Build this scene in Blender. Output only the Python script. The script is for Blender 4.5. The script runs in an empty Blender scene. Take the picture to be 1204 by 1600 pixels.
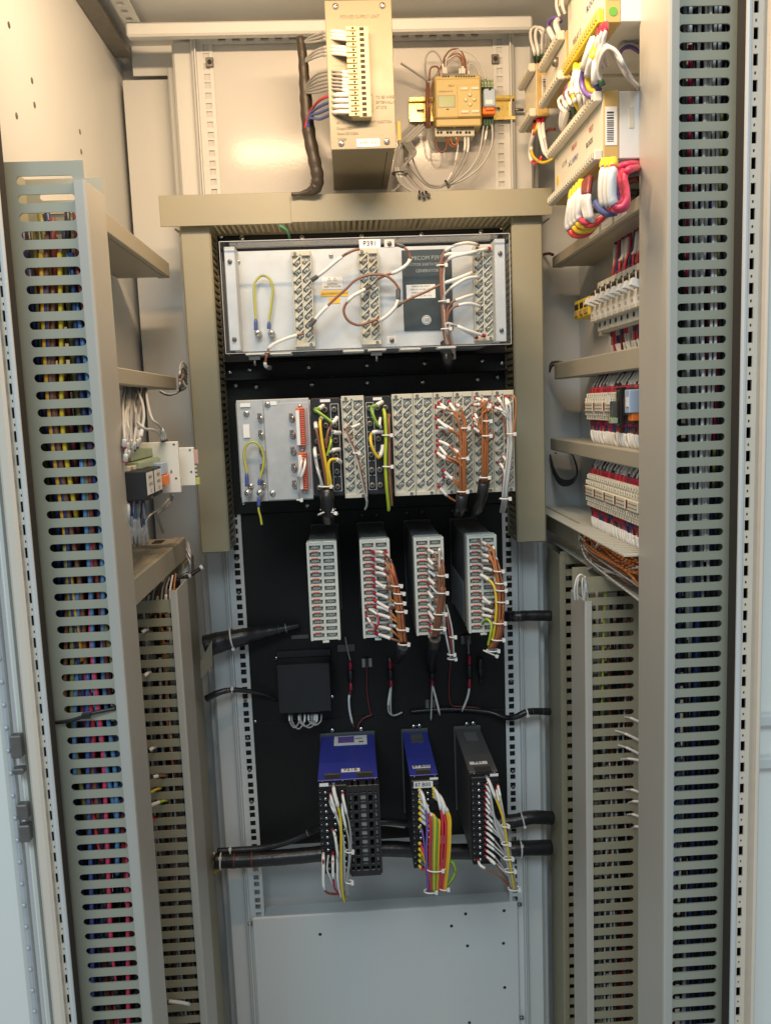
import bpy, math, random
from mathutils import Vector, Matrix
random.seed(7)
S = bpy.context.scene
COL = S.collection
# ------------------------------------------------------------------ camera
F = 1300.0
PITCH, YAW, ROLL = 0.1285, 0.0422, 0.03755
CAM = Vector((-0.037, -1.43, 1.30))
fw = Vector((math.sin(YAW)*math.cos(PITCH), math.cos(YAW)*math.cos(PITCH), -math.sin(PITCH)))
r0 = Vector((math.cos(YAW), -math.sin(YAW), 0)); d0 = fw.cross(r0)
rt = math.cos(ROLL)*r0 + math.sin(ROLL)*d0
dn = -math.sin(ROLL)*r0 + math.cos(ROLL)*d0
cd = bpy.data.cameras.new('camera'); cam = bpy.data.objects.new('camera', cd); COL.objects.link(cam)
cam.matrix_world = Matrix(((rt.x, -dn.x, -fw.x, CAM.x), (rt.y, -dn.y, -fw.y, CAM.y), (rt.z, -dn.z, -fw.z, CAM.z), (0, 0, 0, 1)))
cd.sensor_fit = 'VERTICAL'; cd.sensor_height = 24; cd.lens = 24*F/1600.0
cd.clip_start = 0.01; cd.clip_end = 100
S.camera = cam
# ------------------------------------------------------------------ light
W = bpy.data.worlds.new('World'); S.world = W; W.use_nodes = True
bg = W.node_tree.nodes['Background']; bg.inputs[0].default_value = (0.82, 0.92, 1.0, 1); bg.inputs[1].default_value = 0.30
def area(name, loc, target, sx, sy, power, color):
    l = bpy.data.lights.new(name, 'AREA'); l.shape = 'RECTANGLE'; l.size = sx; l.size_y = sy; l.energy = power; l.color = color
    o = bpy.data.objects.new(name, l); COL.objects.link(o); o.location = loc
    o.rotation_euler = (Vector(target)-Vector(loc)).to_track_quat('-Z', 'Y').to_euler(); return o
area('cabinet_lamp', (-0.03, -0.55, 1.875), (-0.02, -0.05, 1.42), 0.46, 0.024, 5.1, (1.0, 0.69, 0.41))
area('room_light', (-0.5, -2.9, 3.1), (0, 0, 0.9), 1.8, 0.9, 50, (0.74, 0.90, 1.0))
S.view_settings.view_transform = 'Standard'; S.view_settings.look = 'None'
S.view_settings.exposure = 0.12; S.view_settings.gamma = 1
# ------------------------------------------------------------------ photograph point -> place
def ray(u, v):
    return rt*((u-602)/F) + dn*((v-800)/F) + fw
def P(u, v, Y):
    r = ray(u, v); return CAM + r*((Y-CAM.y)/r.y)
def Q(u, v, X):
    r = ray(u, v); return CAM + r*((X-CAM.x)/r.x)
def rect(u0, u1, v0, v1, Y):
    um, vm = (u0+u1)/2, (v0+v1)/2
    return P(u0, vm, Y).x, P(u1, vm, Y).x, P(um, v1, Y).z, P(um, v0, Y).z
# ------------------------------------------------------------------ materials
MATS = {}
def mat(name, col, rough=0.5, metal=0.0, var=0.06, scale=14.0, bump=0.0, bscale=300.0, coat=0.0, spec=0.5):
    m = bpy.data.materials.new(name); m.use_nodes = True; nt = m.node_tree; b = nt.nodes['Principled BSDF']
    b.inputs['Metallic'].default_value = metal; b.inputs['Specular IOR Level'].default_value = spec
    tc = nt.nodes.new('ShaderNodeTexCoord'); n = nt.nodes.new('ShaderNodeTexNoise')
    n.inputs['Scale'].default_value = scale; n.inputs['Detail'].default_value = 5
    nt.links.new(tc.outputs['Object'], n.inputs['Vector'])
    mx = nt.nodes.new('ShaderNodeMix'); mx.data_type = 'RGBA'
    mx.inputs[6].default_value = tuple(c*(1-var) for c in col)+(1,); mx.inputs[7].default_value = tuple(min(1, c*(1+var)) for c in col)+(1,)
    nt.links.new(n.outputs['Fac'], mx.inputs[0]); nt.links.new(mx.outputs[2], b.inputs['Base Color'])
    mr = nt.nodes.new('ShaderNodeMapRange'); mr.inputs[3].default_value = max(0.02, rough-0.07); mr.inputs[4].default_value = min(1, rough+0.07)
    n2 = nt.nodes.new('ShaderNodeTexNoise'); n2.inputs['Scale'].default_value = scale*3.1; n2.inputs['Detail'].default_value = 4
    nt.links.new(tc.outputs['Object'], n2.inputs['Vector'])
    nt.links.new(n2.outputs['Fac'], mr.inputs[0]); nt.links.new(mr.outputs[0], b.inputs['Roughness'])
    if bump:
        n3 = nt.nodes.new('ShaderNodeTexNoise'); n3.inputs['Scale'].default_value = bscale; n3.inputs['Detail'].default_value = 2
        nt.links.new(tc.outputs['Object'], n3.inputs['Vector'])
        bp = nt.nodes.new('ShaderNodeBump'); bp.inputs['Strength'].default_value = bump; bp.inputs['Distance'].default_value = 0.001
        nt.links.new(n3.outputs['Fac'], bp.inputs['Height']); nt.links.new(bp.outputs[0], b.inputs['Normal'])
    if coat: b.inputs['Coat Weight'].default_value = coat
    MATS[name] = m; return m
paint = mat('light_grey_paint', (0.63, 0.645, 0.63), 0.40, var=0.04, scale=5, bump=0.12, bscale=420)
gloss = mat('glossy_grey_paint', (0.60, 0.595, 0.575), 0.15, var=0.03, scale=4, bump=0.06, bscale=250, spec=.22)
ductm = mat('duct_grey_plastic', (0.36, 0.36, 0.275), 0.42, var=0.05, scale=9)
doorp = mat('pale_door_paint', (0.84, 0.84, 0.77), 0.4, var=0.03, scale=5)
lidm = mat('duct_lid_plastic', (0.46, 0.445, 0.39), 0.36, var=0.05, scale=6)
olive = mat('olive_beige_plastic', (0.31, 0.285, 0.195), 0.40, var=0.05, scale=7)
beige = mat('beige_plastic', (0.56, 0.54, 0.44), 0.5, var=0.06, scale=30)
cream = mat('cream_plastic', (0.70, 0.66, 0.54), 0.45, var=0.05, scale=30)
termw = mat('pale_terminal_plastic', (0.60, 0.62, 0.56), 0.42, var=0.05, scale=40)
ctrl = mat('controller_plastic', (0.54, 0.42, 0.17), 0.45, var=0.04, scale=20)
psum = mat('psu_enamel', (0.25, 0.215, 0.135), 0.42, var=0.05, scale=12, bump=0.1)
black = mat('black_enamel', (0.014, 0.014, 0.0135), 0.5, var=0.2, scale=10, bump=0.15, bscale=260, spec=0.25)
blackp = mat('black_plastic', (0.016, 0.016, 0.017), 0.42, var=0.2, scale=25)
sleeve = mat('black_sleeving', (0.014, 0.014, 0.015), 0.33, var=0.3, scale=60, bump=0.4, bscale=180)
charcoal = mat('charcoal_enamel', (0.085, 0.085, 0.082), 0.42, var=0.1, scale=20, bump=0.15)
relaygrey = mat('relay_case_grey', (0.13, 0.13, 0.128), 0.42, var=0.1, scale=20)
zinc = mat('zinc_plate', (0.56, 0.585, 0.60), 0.5, metal=0.30, var=0.16, scale=38, bump=0.05)
zinc2 = mat('dull_zinc_plate', (0.50, 0.51, 0.50), 0.45, metal=0.4, var=0.16, scale=60, bump=0.05)
framep = mat('warm_lit_frame_paint', (0.74, 0.65, 0.53), 0.42, var=0.06, scale=9, bump=0.1)  # frame paint with the warm light falling on it put into the colour
steel = mat('bright_steel', (0.70, 0.69, 0.66), 0.27, metal=1.0, var=0.1, scale=80)
dsteel = mat('dull_steel', (0.22, 0.21, 0.19), 0.45, metal=0.8, var=0.2, scale=80)
gold = mat('yellow_zinc_rail', (0.80, 0.62, 0.22), 0.28, metal=0.9, var=0.08, scale=30)
blue = mat('blue_enamel', (0.035, 0.045, 0.30), 0.35, var=0.1, scale=14, bump=0.15)
labelw = mat('white_label', (0.78, 0.77, 0.74), 0.5, var=0.03, scale=40)
ink = mat('black_ink', (0.03, 0.03, 0.03), 0.6)
greyink = mat('grey_ink', (0.22, 0.19, 0.13), 0.6)
redink = mat('red_ink', (0.5, 0.12, 0.12), 0.6)
plate_g = mat('dark_grey_label', (0.035, 0.048, 0.05), 0.4)
plate_t = mat('pale_ink', (0.32, 0.36, 0.36), 0.5)
orange = mat('orange_plastic', (0.62, 0.15, 0.05), 0.4)
dorange = mat('bright_orange_plastic', (0.85, 0.2, 0.03), 0.4)
coral = mat('coral_plastic', (0.60, 0.13, 0.09), 0.45)
hole = mat('dark_hole', (0.03, 0.028, 0.024), 0.8)
wyel = mat('yellow_pvc', (0.72, 0.50, 0.03), 0.4)
wamber = mat('amber_pvc', (0.75, 0.36, 0.02), 0.4)
wgreen = mat('green_pvc', (0.12, 0.36, 0.05), 0.4)
wlime = mat('lime_pvc', (0.42, 0.50, 0.03), 0.4)
wwhite = mat('white_pvc', (0.76, 0.75, 0.71), 0.45)
wtie = mat('white_nylon', (0.74, 0.73, 0.69), 0.38)
wgrey = mat('grey_pvc', (0.34, 0.335, 0.32), 0.42)
wlgrey = mat('pale_grey_pvc', (0.50, 0.50, 0.48), 0.42)
wbrown = mat('brown_pvc', (0.23, 0.095, 0.05), 0.42)
wor = mat('orange_brown_pvc', (0.42, 0.15, 0.04), 0.42)
wmar = mat('maroon_pvc', (0.20, 0.035, 0.03), 0.42)
wred = mat('red_pvc', (0.58, 0.04, 0.055), 0.38)
wcrim = mat('crimson_lug', (0.36, 0.012, 0.045), 0.35)
wpink = mat('pink_red_pvc', (0.70, 0.06, 0.13), 0.38)
wblue = mat('blue_pvc', (0.065, 0.10, 0.30), 0.4)
wsky = mat('sky_blue_pvc', (0.10, 0.23, 0.42), 0.4)
wnavy = mat('navy_pvc', (0.025, 0.04, 0.13), 0.4)
wviolet = mat('violet_pvc', (0.16, 0.10, 0.34), 0.4)
wblack = mat('black_pvc', (0.016, 0.016, 0.018), 0.4)
wolive = mat('olive_pvc', (0.22, 0.20, 0.06), 0.4)
yelcap = mat('yellow_sleeve', (0.80, 0.60, 0.04), 0.4)
ductw = mat('wall_duct_plastic', (0.42, 0.385, 0.30), 0.4, var=0.05, scale=7)
warn = mat('warning_yellow', (0.85, 0.48, 0.02), 0.45)
greent = mat('green_terminal_plastic', (0.36, 0.44, 0.28), 0.45)
dgreen = mat('dark_green_terminal', (0.03, 0.09, 0.05), 0.4)
amberst = mat('ochre_strip_plastic', (0.52, 0.36, 0.12), 0.45)
lcd = mat('lcd_screen', (0.36, 0.42, 0.22), 0.2)
paleblue = mat('pale_blue_plastic', (0.38, 0.48, 0.62), 0.35)
caseg = mat('pale_grey_case', (0.66, 0.67, 0.64), 0.45)
def clearmat(name, tint, gl):
    m = bpy.data.materials.new(name); m.use_nodes = True; nt = m.node_tree; nt.nodes.remove(nt.nodes['Principled BSDF'])
    t = nt.nodes.new('ShaderNodeBsdfTransparent'); t.inputs[0].default_value = tint+(1,)
    g = nt.nodes.new('ShaderNodeBsdfGlossy'); g.inputs['Roughness'].default_value = 0.06
    lw = nt.nodes.new('ShaderNodeLayerWeight'); lw.inputs[0].default_value = 0.5
    pw = nt.nodes.new('ShaderNodeMath'); pw.operation = 'POWER'; pw.inputs[1].default_value = 4; nt.links.new(lw.outputs['Facing'], pw.inputs[0])
    f = nt.nodes.new('ShaderNodeMath'); f.operation = 'MULTIPLY_ADD'; f.inputs[1].default_value = 0.6; f.inputs[2].default_value = gl; nt.links.new(pw.outputs[0], f.inputs[0])
    nz = nt.nodes.new('ShaderNodeTexNoise'); nz.inputs['Scale'].default_value = 8
    bp = nt.nodes.new('ShaderNodeBump'); bp.inputs['Strength'].default_value = 0.03; nt.links.new(nz.outputs['Fac'], bp.inputs['Height']); nt.links.new(bp.outputs[0], g.inputs['Normal'])
    mx = nt.nodes.new('ShaderNodeMixShader'); o = nt.nodes['Material Output']
    nt.links.new(f.outputs[0], mx.inputs[0]); nt.links.new(t.outputs[0], mx.inputs[1]); nt.links.new(g.outputs[0], mx.inputs[2]); nt.links.new(mx.outputs[0], o.inputs[0])
    return m
acrylic = clearmat('clear_acrylic', (0.985, 0.99, 0.99), 0.035)
# ------------------------------------------------------------------ mesh builder
class MB:
    def __init__(s): s.v = []; s.f = []; s.sm = []; s.mi = []; s.cur = 0
    def add(s, vs, fs, smooth=False):
        b = len(s.v); s.v.extend([tuple(p) for p in vs])
        for f in fs: s.f.append(tuple(b+i for i in f)); s.sm.append(smooth); s.mi.append(s.cur)
        return s
    def box(s, x0, x1, y0, y1, z0, z1, c=0.0):
        if x0 > x1: x0, x1 = x1, x0
        if y0 > y1: y0, y1 = y1, y0
        if z0 > z1: z0, z1 = z1, z0
        c = min(c, (x1-x0)*.4, (y1-y0)*.4, (z1-z0)*.4)
        if c <= 0:
            vs = [(x, y, z) for x in (x0, x1) for y in (y0, y1) for z in (z0, z1)]
            return s.add(vs, [(0, 1, 3, 2), (4, 6, 7, 5), (0, 4, 5, 1), (2, 3, 7, 6), (0, 2, 6, 4), (1, 5, 7, 3)])
        L = ((x0, x1), (y0, y1), (z0, z1)); vs = []; idx = {}
        for i in range(2):
            for j in range(2):
                for k in range(2):
                    b = (i, j, k)
                    for ax in range(3):
                        p = [0, 0, 0]
                        for a in range(3):
                            e = L[a][b[a]]
                            p[a] = e if a == ax else e + (c if b[a] == 0 else -c)
                        idx[(i, j, k, ax)] = len(vs); vs.append(p)
        fs = []
        for ax in range(3):
            o1, o2 = [a for a in range(3) if a != ax]
            for sd in range(2):
                q = []
                for (p1, p2) in ((0, 0), (1, 0), (1, 1), (0, 1)):
                    b = [0, 0, 0]; b[ax] = sd; b[o1] = p1; b[o2] = p2; q.append(idx[(b[0], b[1], b[2], ax)])
                flip = (sd == 0) ^ (ax == 1)
                fs.append(tuple(reversed(q)) if flip else tuple(q))
        for ax in range(3):
            o1, o2 = [a for a in range(3) if a != ax]
            for p1 in range(2):
                for p2 in range(2):
                    b0 = [0, 0, 0]; b0[o1] = p1; b0[o2] = p2; b1 = list(b0); b1[ax] = 1
                    fs.append((idx[(*b0, o1)], idx[(*b1, o1)], idx[(*b1, o2)], idx[(*b0, o2)]))
        for i in range(2):
            for j in range(2):
                for k in range(2): fs.append((idx[(i, j, k, 0)], idx[(i, j, k, 1)], idx[(i, j, k, 2)]))
        return s.add(vs, fs)
    def obox(s, c, ax, ay, az, hx, hy, hz):
        c = Vector(c); ax = Vector(ax); ay = Vector(ay); az = Vector(az)
        vs = [c+ax*(hx*i)+ay*(hy*j)+az*(hz*k) for i in (-1, 1) for j in (-1, 1) for k in (-1, 1)]
        return s.add(vs, [(0, 1, 3, 2), (4, 6, 7, 5), (0, 4, 5, 1), (2, 3, 7, 6), (0, 2, 6, 4), (1, 5, 7, 3)])
    def rings(s, pts, rad, n=6, cap=True, stripe=None):
        # tube through pts, rad = number or list
        m = len(pts); pts = [Vector(p) for p in pts]; R = rad if isinstance(rad, (list, tuple)) else [rad]*m
        t0 = (pts[1]-pts[0]).normalized(); up = Vector((0, 0, 1)) if abs(t0.z) < .9 else Vector((0, 1, 0))
        nx = t0.cross(up).normalized(); vs = []
        for i in range(m):
            t = (pts[min(i+1, m-1)]-pts[max(i-1, 0)])
            t = t.normalized() if t.length > 1e-9 else t0
            nx = (nx - t*nx.dot(t)); nx = nx.normalized() if nx.length > 1e-6 else t.orthogonal().normalized()
            ny = t.cross(nx)
            for k in range(n):
                a = 2*math.pi*k/n; vs.append(pts[i]+(nx*math.cos(a)+ny*math.sin(a))*R[i])
        b = len(s.v); s.v.extend([tuple(p) for p in vs])
        for i in range(m-1):
            for k in range(n):
                k2 = (k+1) % n
                s.f.append((b+i*n+k, b+i*n+k2, b+(i+1)*n+k2, b+(i+1)*n+k)); s.sm.append(True)
                s.mi.append(1 if (stripe and k in stripe) else s.cur)
        if cap:
            s.f.append(tuple(b+k for k in reversed(range(n)))); s.sm.append(False); s.mi.append(s.cur)
            s.f.append(tuple(b+(m-1)*n+k for k in range(n))); s.sm.append(False); s.mi.append(s.cur)
        return s
    def cyl(s, p0, p1, r, n=12, r2=None): return s.rings([p0, p1], [r, r if r2 is None else r2], n)
    def poly(s, pts2, fn, t):
        # prism: outline pts2 mapped by fn(a, b, c) for c in 0..t
        n = len(pts2); vs = [fn(a, b, 0) for a, b in pts2]+[fn(a, b, t) for a, b in pts2]
        return s.add(vs, [tuple(range(n)), tuple(reversed(range(n, 2*n)))]+[(i, n+i, n+(i+1) % n, (i+1) % n) for i in range(n)])
    def build(s, name, mats, parent=None, label=None):
        me = bpy.data.meshes.new(name); me.from_pydata(s.v, [], s.f); me.update()
        if not isinstance(mats, (list, tuple)): mats = [mats]
        for m in mats: me.materials.append(m)
        me.polygons.foreach_set('use_smooth', s.sm); me.polygons.foreach_set('material_index', [min(i, len(mats)-1) for i in s.mi])
        import bmesh
        bm = bmesh.new(); bm.from_mesh(me); bmesh.ops.recalc_face_normals(bm, faces=bm.faces); bm.to_mesh(me); bm.free()
        o = bpy.data.objects.new(name, me); COL.objects.link(o)
        if parent: o.parent = parent
        if label: o['label'] = label
        return o
THINGS = []; LABELS = {}
def thing(name, label, cat, group=None):
    o = bpy.data.objects.new(name, None); COL.objects.link(o); o.empty_display_size = 0.02
    o['label'] = label; o['category'] = cat
    if group: o['group'] = group
    THINGS.append(o); return o
def inst(o, parent, loc, name=None):
    c = o.copy(); COL.objects.link(c); c.parent = parent; c.location = Vector(loc); c.name = name or o.name.split('.')[0]; return c
def bx(name, m, parent, x0, x1, y0, y1, z0, z1, c=0.001, label=None):
    return MB().box(x0, x1, y0, y1, z0, z1, c).build(name, m, parent, label)
def pbox(name, m, parent, u0, u1, v0, v1, Y, depth, c=0.001):
    x0, x1, z0, z1 = rect(u0, u1, v0, v1, Y); return bx(name, m, parent, x0, x1, Y, Y+depth, z0, z1, c)
# pan-head screws, one mesh for each axis
def screw_mesh(nm, r, m, ax):
    b = MB(); A = {'y': Vector((0, -1, 0)), 'x-': Vector((-1, 0, 0)), 'x+': Vector((1, 0, 0))}[ax]
    b.rings([A*0, A*.0012, A*.0024, A*.003], [r, r, r*.75, r*.35], 10)
    b.cur = 1
    o = A.orthogonal().normalized(); b.obox(A*.003, A, o, A.cross(o), .0004, r*.62, r*.14)
    me = b.build(nm, [m, hole]); d = me.data; bpy.data.objects.remove(me); return d
SCREW = {(k, ax): screw_mesh('screw', r, m, ax) for ax in ('y', 'x-', 'x+') for k, r, m in (('s', .0032, steel), ('d', .0032, dsteel), ('b', .0044, steel))}
def screw(parent, p, k='s', ax='y', name='screw'):
    o = bpy.data.objects.new(name, SCREW[(k, ax)]); COL.objects.link(o); o.parent = parent; o.location = Vector(p)
    o.rotation_euler[1 if ax == 'y' else 0] = random.random()*3 ; return o
# lettering
def text(s, parent, p, size, m=ink, face='y', name='lettering', align='CENTER', font_scale_x=1.0, vert=False):
    c = bpy.data.curves.new('lettering', 'FONT'); c.body = s; c.size = size; c.extrude = 0.0001; c.align_x = align; c.align_y = 'CENTER'; c.resolution_u = 2
    o = bpy.data.objects.new('lettering', c); COL.objects.link(o)
    dg = bpy.context.evaluated_depsgraph_get(); me = bpy.data.meshes.new_from_object(o.evaluated_get(dg)); bpy.data.objects.remove(o)
    X, Z, N = {'y': (Vector((1, 0, 0)), Vector((0, 0, 1)), Vector((0, -1, 0))), 'x-': (Vector((0, -1, 0)), Vector((0, 0, 1)), Vector((-1, 0, 0))), 'x+': (Vector((0, 1, 0)), Vector((0, 0, 1)), Vector((1, 0, 0))),
               'up': (Vector((1, 0, 0)), Vector((0, 1, 0)), Vector((0, 0, 1)))}[face]
    if vert: X, Z = Z, -X
    M = Matrix(((X.x*font_scale_x, Z.x, N.x, 0), (X.y*font_scale_x, Z.y, N.y, 0), (X.z*font_scale_x, Z.z, N.z, 0), (0, 0, 0, 1)))
    me.transform(M); me.materials.clear(); me.materials.append(m); me.name = name
    q = bpy.data.objects.new(name, me); COL.objects.link(q); q.parent = parent; q.location = Vector(p)+N*.0004; return q
# ------------------------------------------------------------------ wires
def spline(pts, k=6):
    p = [Vector(a) for a in pts]
    if len(p) == 2: return [p[0].lerp(p[1], i/4) for i in range(5)]
    out = []
    for i in range(len(p)-1):
        a = p[max(i-1, 0)]; b = p[i]; c = p[i+1]; d = p[min(i+2, len(p)-1)]
        for j in range(k):
            t = j/k
            out.append(0.5*((2*b)+(c-a)*t+(2*a-5*b+4*c-d)*t*t+(3*b-a-3*c+d)*t**3))
    out.append(p[-1]); return out
def sub(pts, t0, t1):
    n = len(pts)-1; r = []
    for i in range(7):
        x = (t0+(t1-t0)*i/6)*n; k = min(int(x), n-1); r.append(pts[k].lerp(pts[k+1], x-k))
    return r
def wire(parent, pts, m, r=.0013, sl=(), lug=None, lug2=None, n=6, name='wire', slm=None, lr=1.55, ll=.010):
    """one insulated wire; sl = white marker sleeves as (t0, t1); lug = coloured ferrule on its first (lug2: last) end"""
    c = spline(pts)
    two = isinstance(m, tuple)
    o = MB().rings(c, r, n, stripe=(0, 3) if two else None).build(name, list(m) if two else m, parent)
    L = sum((c[i+1]-c[i]).length for i in range(len(c)-1))
    for t0, t1 in sl: MB().rings(sub(c, t0, t1), r*1.42, n).build('wire_marker', slm or wwhite, o)
    if lug: MB().rings(sub(c, 0, min(.5, ll/L)), [r*lr]*5+[r*lr*.9, r*1.05], n).build('lug', lug, o)
    if lug2: MB().rings(sub(c, 1, 1-min(.5, ll/L)), [r*lr]*5+[r*lr*.9, r*1.05], n).build('lug', lug2, o)
    return o
def U(*a):     # ((u, v, Y), ...) -> points
    return [P(*p) for p in a]
def UX(*a):    # ((u, v, X), ...) -> points
    return [Q(*p) for p in a]
def tie(parent, c, axis, rx, ry=None, head=True, m=None, w=.0011):
    c = Vector(c); ax = Vector(axis).normalized(); ry = ry or rx
    a = ax.cross(Vector((0, 1, 0))); a = a.normalized() if a.length > .1 else ax.cross(Vector((0, 0, 1))).normalized(); b = ax.cross(a)
    pts = [c+a*(rx*math.cos(t))+b*(ry*math.sin(t)) for t in [2*math.pi*i/16 for i in range(17)]]
    M = MB().rings(pts, w, 6)
    if head:
        d = Vector((0, -1, 0)); h = c + a*(rx*.72*(1 if a.x > 0 else -1)) + (b if b.y < 0 else -b)*(ry*.80); M.obox(h, a, b, ax, .0021, .0018, .0025)
    return M.build('cable_tie', m or wtie, parent)
# ================================================================== CABINET
cab = thing('equipment_cabinet', 'open grey steel control cabinet whose walls, roof and rails hold all the wiring and relays', 'cabinet')
WX = 0.388; ROOF0 = 1.86
sidepanel = bx('side_panel', paint, cab, -.4065, -.3945, -.526, .107, 0, 2.0, .001)
for u, v in ((14, 39), (50, 126), (54, 164), (26, 181), (125, 206), (127, 237)):
    p = Q(u, v, -.3945)
    MB().cyl(p, p+Vector((.0006, 0, 0)), .0036, 10).build('screw_hole', dsteel, sidepanel)
bx('side_panel', paint, cab, .4005, .4125, -.54, .084, 0, 2.0, .001)
bx('side_mounting_plate', paint, cab, .3885, .3915, -.425, .080, 0, 1.9)
bx('rear_panel', paint, cab, -WX-.012, WX+.012, .17, .182, 0, 2.0)
for sx in (-1, 1):
    yi = .108 if sx < 0 else .082
    bx('infill_panel', paint, cab, sx*.25, sx*.412, yi, yi+.006, 0, 2.0)
    if sx < 0: bx('infill_panel', paint, cab, P(200, 245, .064).x, -.29, .064, .068, 0, P(240, 124, .064).z, .001)
    if sx < 0: bx('infill_panel', paint, cab, P(206, 90, .060).x, -.29, .060, .0635, P(240, 118, .060).z, 2.0, .001)
zb0 = (P(200, 56, -.06).z+P(830, 45, -.06).z)/2; zb1 = (P(195, 35, -.06).z+P(820, 23, -.06).z)/2
bx('cross_beam', paint, cab, P(196, 45, -.06).x, P(832, 34, -.06).x, -.06, -.042, zb0, zb1, .003)
ROOF = zb1+.014
bx('roof_panel', paint, cab, -WX-.012, WX+.012, -.66, .182, ROOF, ROOF+.01)
bx('floor_plate', paint, cab, -WX-.012, WX+.012, -.66, .182, -.01, 0.0)
# plate with rectangular holes, real openings.  fn(a, b, c) maps width, length, depth
def holed(M, fn, w, L, holes, t):
    """strip of width w, length L with holes (b0, b1, a0, a1) sorted by b"""
    def bar(a0, a1, b0, b1):
        if a1-a0 < 1e-6 or b1-b0 < 1e-6: return
        vs = [fn(a, b, c) for a in (a0, a1) for b in (b0, b1) for c in (0, t)]
        M.add(vs, [(0, 1, 3, 2), (4, 6, 7, 5), (0, 4, 5, 1), (2, 3, 7, 6), (0, 2, 6, 4), (1, 5, 7, 3)])
    prev = 0
    for b0, b1, a0, a1 in holes:
        bar(0, w, prev, b0); bar(0, a0, b0, b1); bar(a1, w, b0, b1); prev = b1
    bar(0, w, prev, L)
    return M
def eia(z0, z1, a0, a1, h=.0095):
    out = []; b = .004
    k = 0
    while b+h < z1-z0:
        out.append((b, b+h, a0, a1)); b += (.0159, .0159, .0127)[k % 3]; k += 1
    return out
# 19-inch mounting rails with square holes
RT = P(400, 58, 0).z
for sx in (-1, 1):
    rl = holed(MB(), lambda a, b, c: (sx*(.2262+a), c, b), .0255, RT, eia(0, RT, .006, .0155), .002)
    r = rl.build('mounting_rail', paint, cab)
    # return flange of the rail and the post it is bolted to
    holed(MB(), lambda a, b, c: (sx*(.2517+c), -.012+a, b), .060, RT, [(z+.003, z+.010, .040, .046) for z in [i*.025 for i in range(2, int(RT/.025)-1)]], .002).build('rail_flange', paint, cab)
    bx('corner_post', paint, cab, sx*.2556, sx*.2925, .006, .052, 0, RT, .004)
    bx('post_fold', paint, cab, sx*.2925, sx*.306, .030, .067, 0, RT-.03, .003)
    bx('post_fold', paint, cab, sx*.2545, sx*.2605, -.004, .006, 0, RT, .002)
    for v in ((98,) if sx < 0 else (93,)):
        p = P(328 if sx < 0 else 773, v, -.001)
        n_ = MB(); n_.box(p.x-.006, p.x+.006, -.004, -.0005, p.z-.0075, p.z+.0075, .001); n_.cur = 1; n_.cyl((p.x, -.0052, p.z), (p.x, -.004, p.z), .0036, 12)
        n_.build('cage_nut', [dsteel, hole], r)
    for zz in ([1.045, .985, .905, .79, .72, .66, .60, .50] if sx < 0 else [.99, .80, .735, .63, .60, .53]):
        p = Vector((sx*.237, -.0005, zz)); screw(r, p, 'd')
# slotted top rail under the beam
holed(MB(), lambda a, b, c: (-.2262+b, c-.001, RT-.010+a), .014, .4524, [(x, x+.012, .004, .009) for x in [.01+i*.0226 for i in range(19)]], .002).build('top_rail', paint, cab)
# glossy mounting plate behind the upper bay
bx('mounting_plate', gloss, cab, -.2500, .2500, .0024, .0034, 1.56, RT-.002)
# holed depth rail under the roof at the left
holed(MB(), lambda a, b, c: (-.352+a, -.66+b, ROOF-.013+c), .026, .66, [(y, y+.011, .007, .017) for y in [.012+i*.025 for i in range(25)]], .002).build('depth_rail', paint, cab)
bx('depth_rail_web', paint, cab, -.352, -.350, -.66, 0, ROOF-.013, ROOF)
bx('dark_gap_bar', dsteel, cab, -.3940, -.366, -.52, .05, ROOF-.022, ROOF-.012)  # dark bar added where the gap between wall and roof falls dark
# ------------------------------------------------------------------ front frame (left and right uprights)
def upright(sx, ur, vr0, ub, Yr, sw, h0, h1):
    """white rim, hole strip and flange; ur = u at v=0 of the rim's duct-side edge, ub the same at v=1600"""
    x = (P(ur, vr0, Yr).x+P(ub, 1600, Yr).x)/2
    w = .0056
    bx('front_rim', paint, cab, x, x+sx*w, Yr-.005, Yr+.001, 0, 1.98, .0018)
    fn = lambda a, b, c: (x+sx*(w+a), Yr+.0015+c, b)
    hs = []
    for i in range(2, 78):
        b = i*.025; hs.append((b, b+.0115, h0, h1)); hs.append((b+.0165, b+.0195, h0*.7+h1*.3, h0*.3+h1*.7))
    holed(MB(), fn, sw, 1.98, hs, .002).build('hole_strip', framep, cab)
    xa_, xb_ = sorted((x+sx*w, x+sx*(w+sw)))
    for q in ((xa_-.001, xb_+.001, Yr+.026, Yr+.028), (xa_-.001, xa_+.0001, Yr+.0036, Yr+.026), (xb_-.0001, xb_+.001, Yr+.0036, Yr+.026)): bx('dark_backing', hole, cab, q[0], q[1], q[2], q[3], 0, 1.98, 0)  # dark sheets added behind the strip; shade in its holes set by colour
    return x
xr = upright(1, 1166, 0, 1136, -.56, .0135, .0035, .0085)
xfl = xr+.0193
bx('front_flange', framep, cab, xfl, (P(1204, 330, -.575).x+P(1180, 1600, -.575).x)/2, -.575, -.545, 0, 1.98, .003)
xl = upright(-1, 33, 600, 118, -.53, .0060, .0008, .0044)
bx('front_flange', framep, cab, xl-.0115, xl-.0250, -.538, -.515, 0, 1.98, .003)
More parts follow.
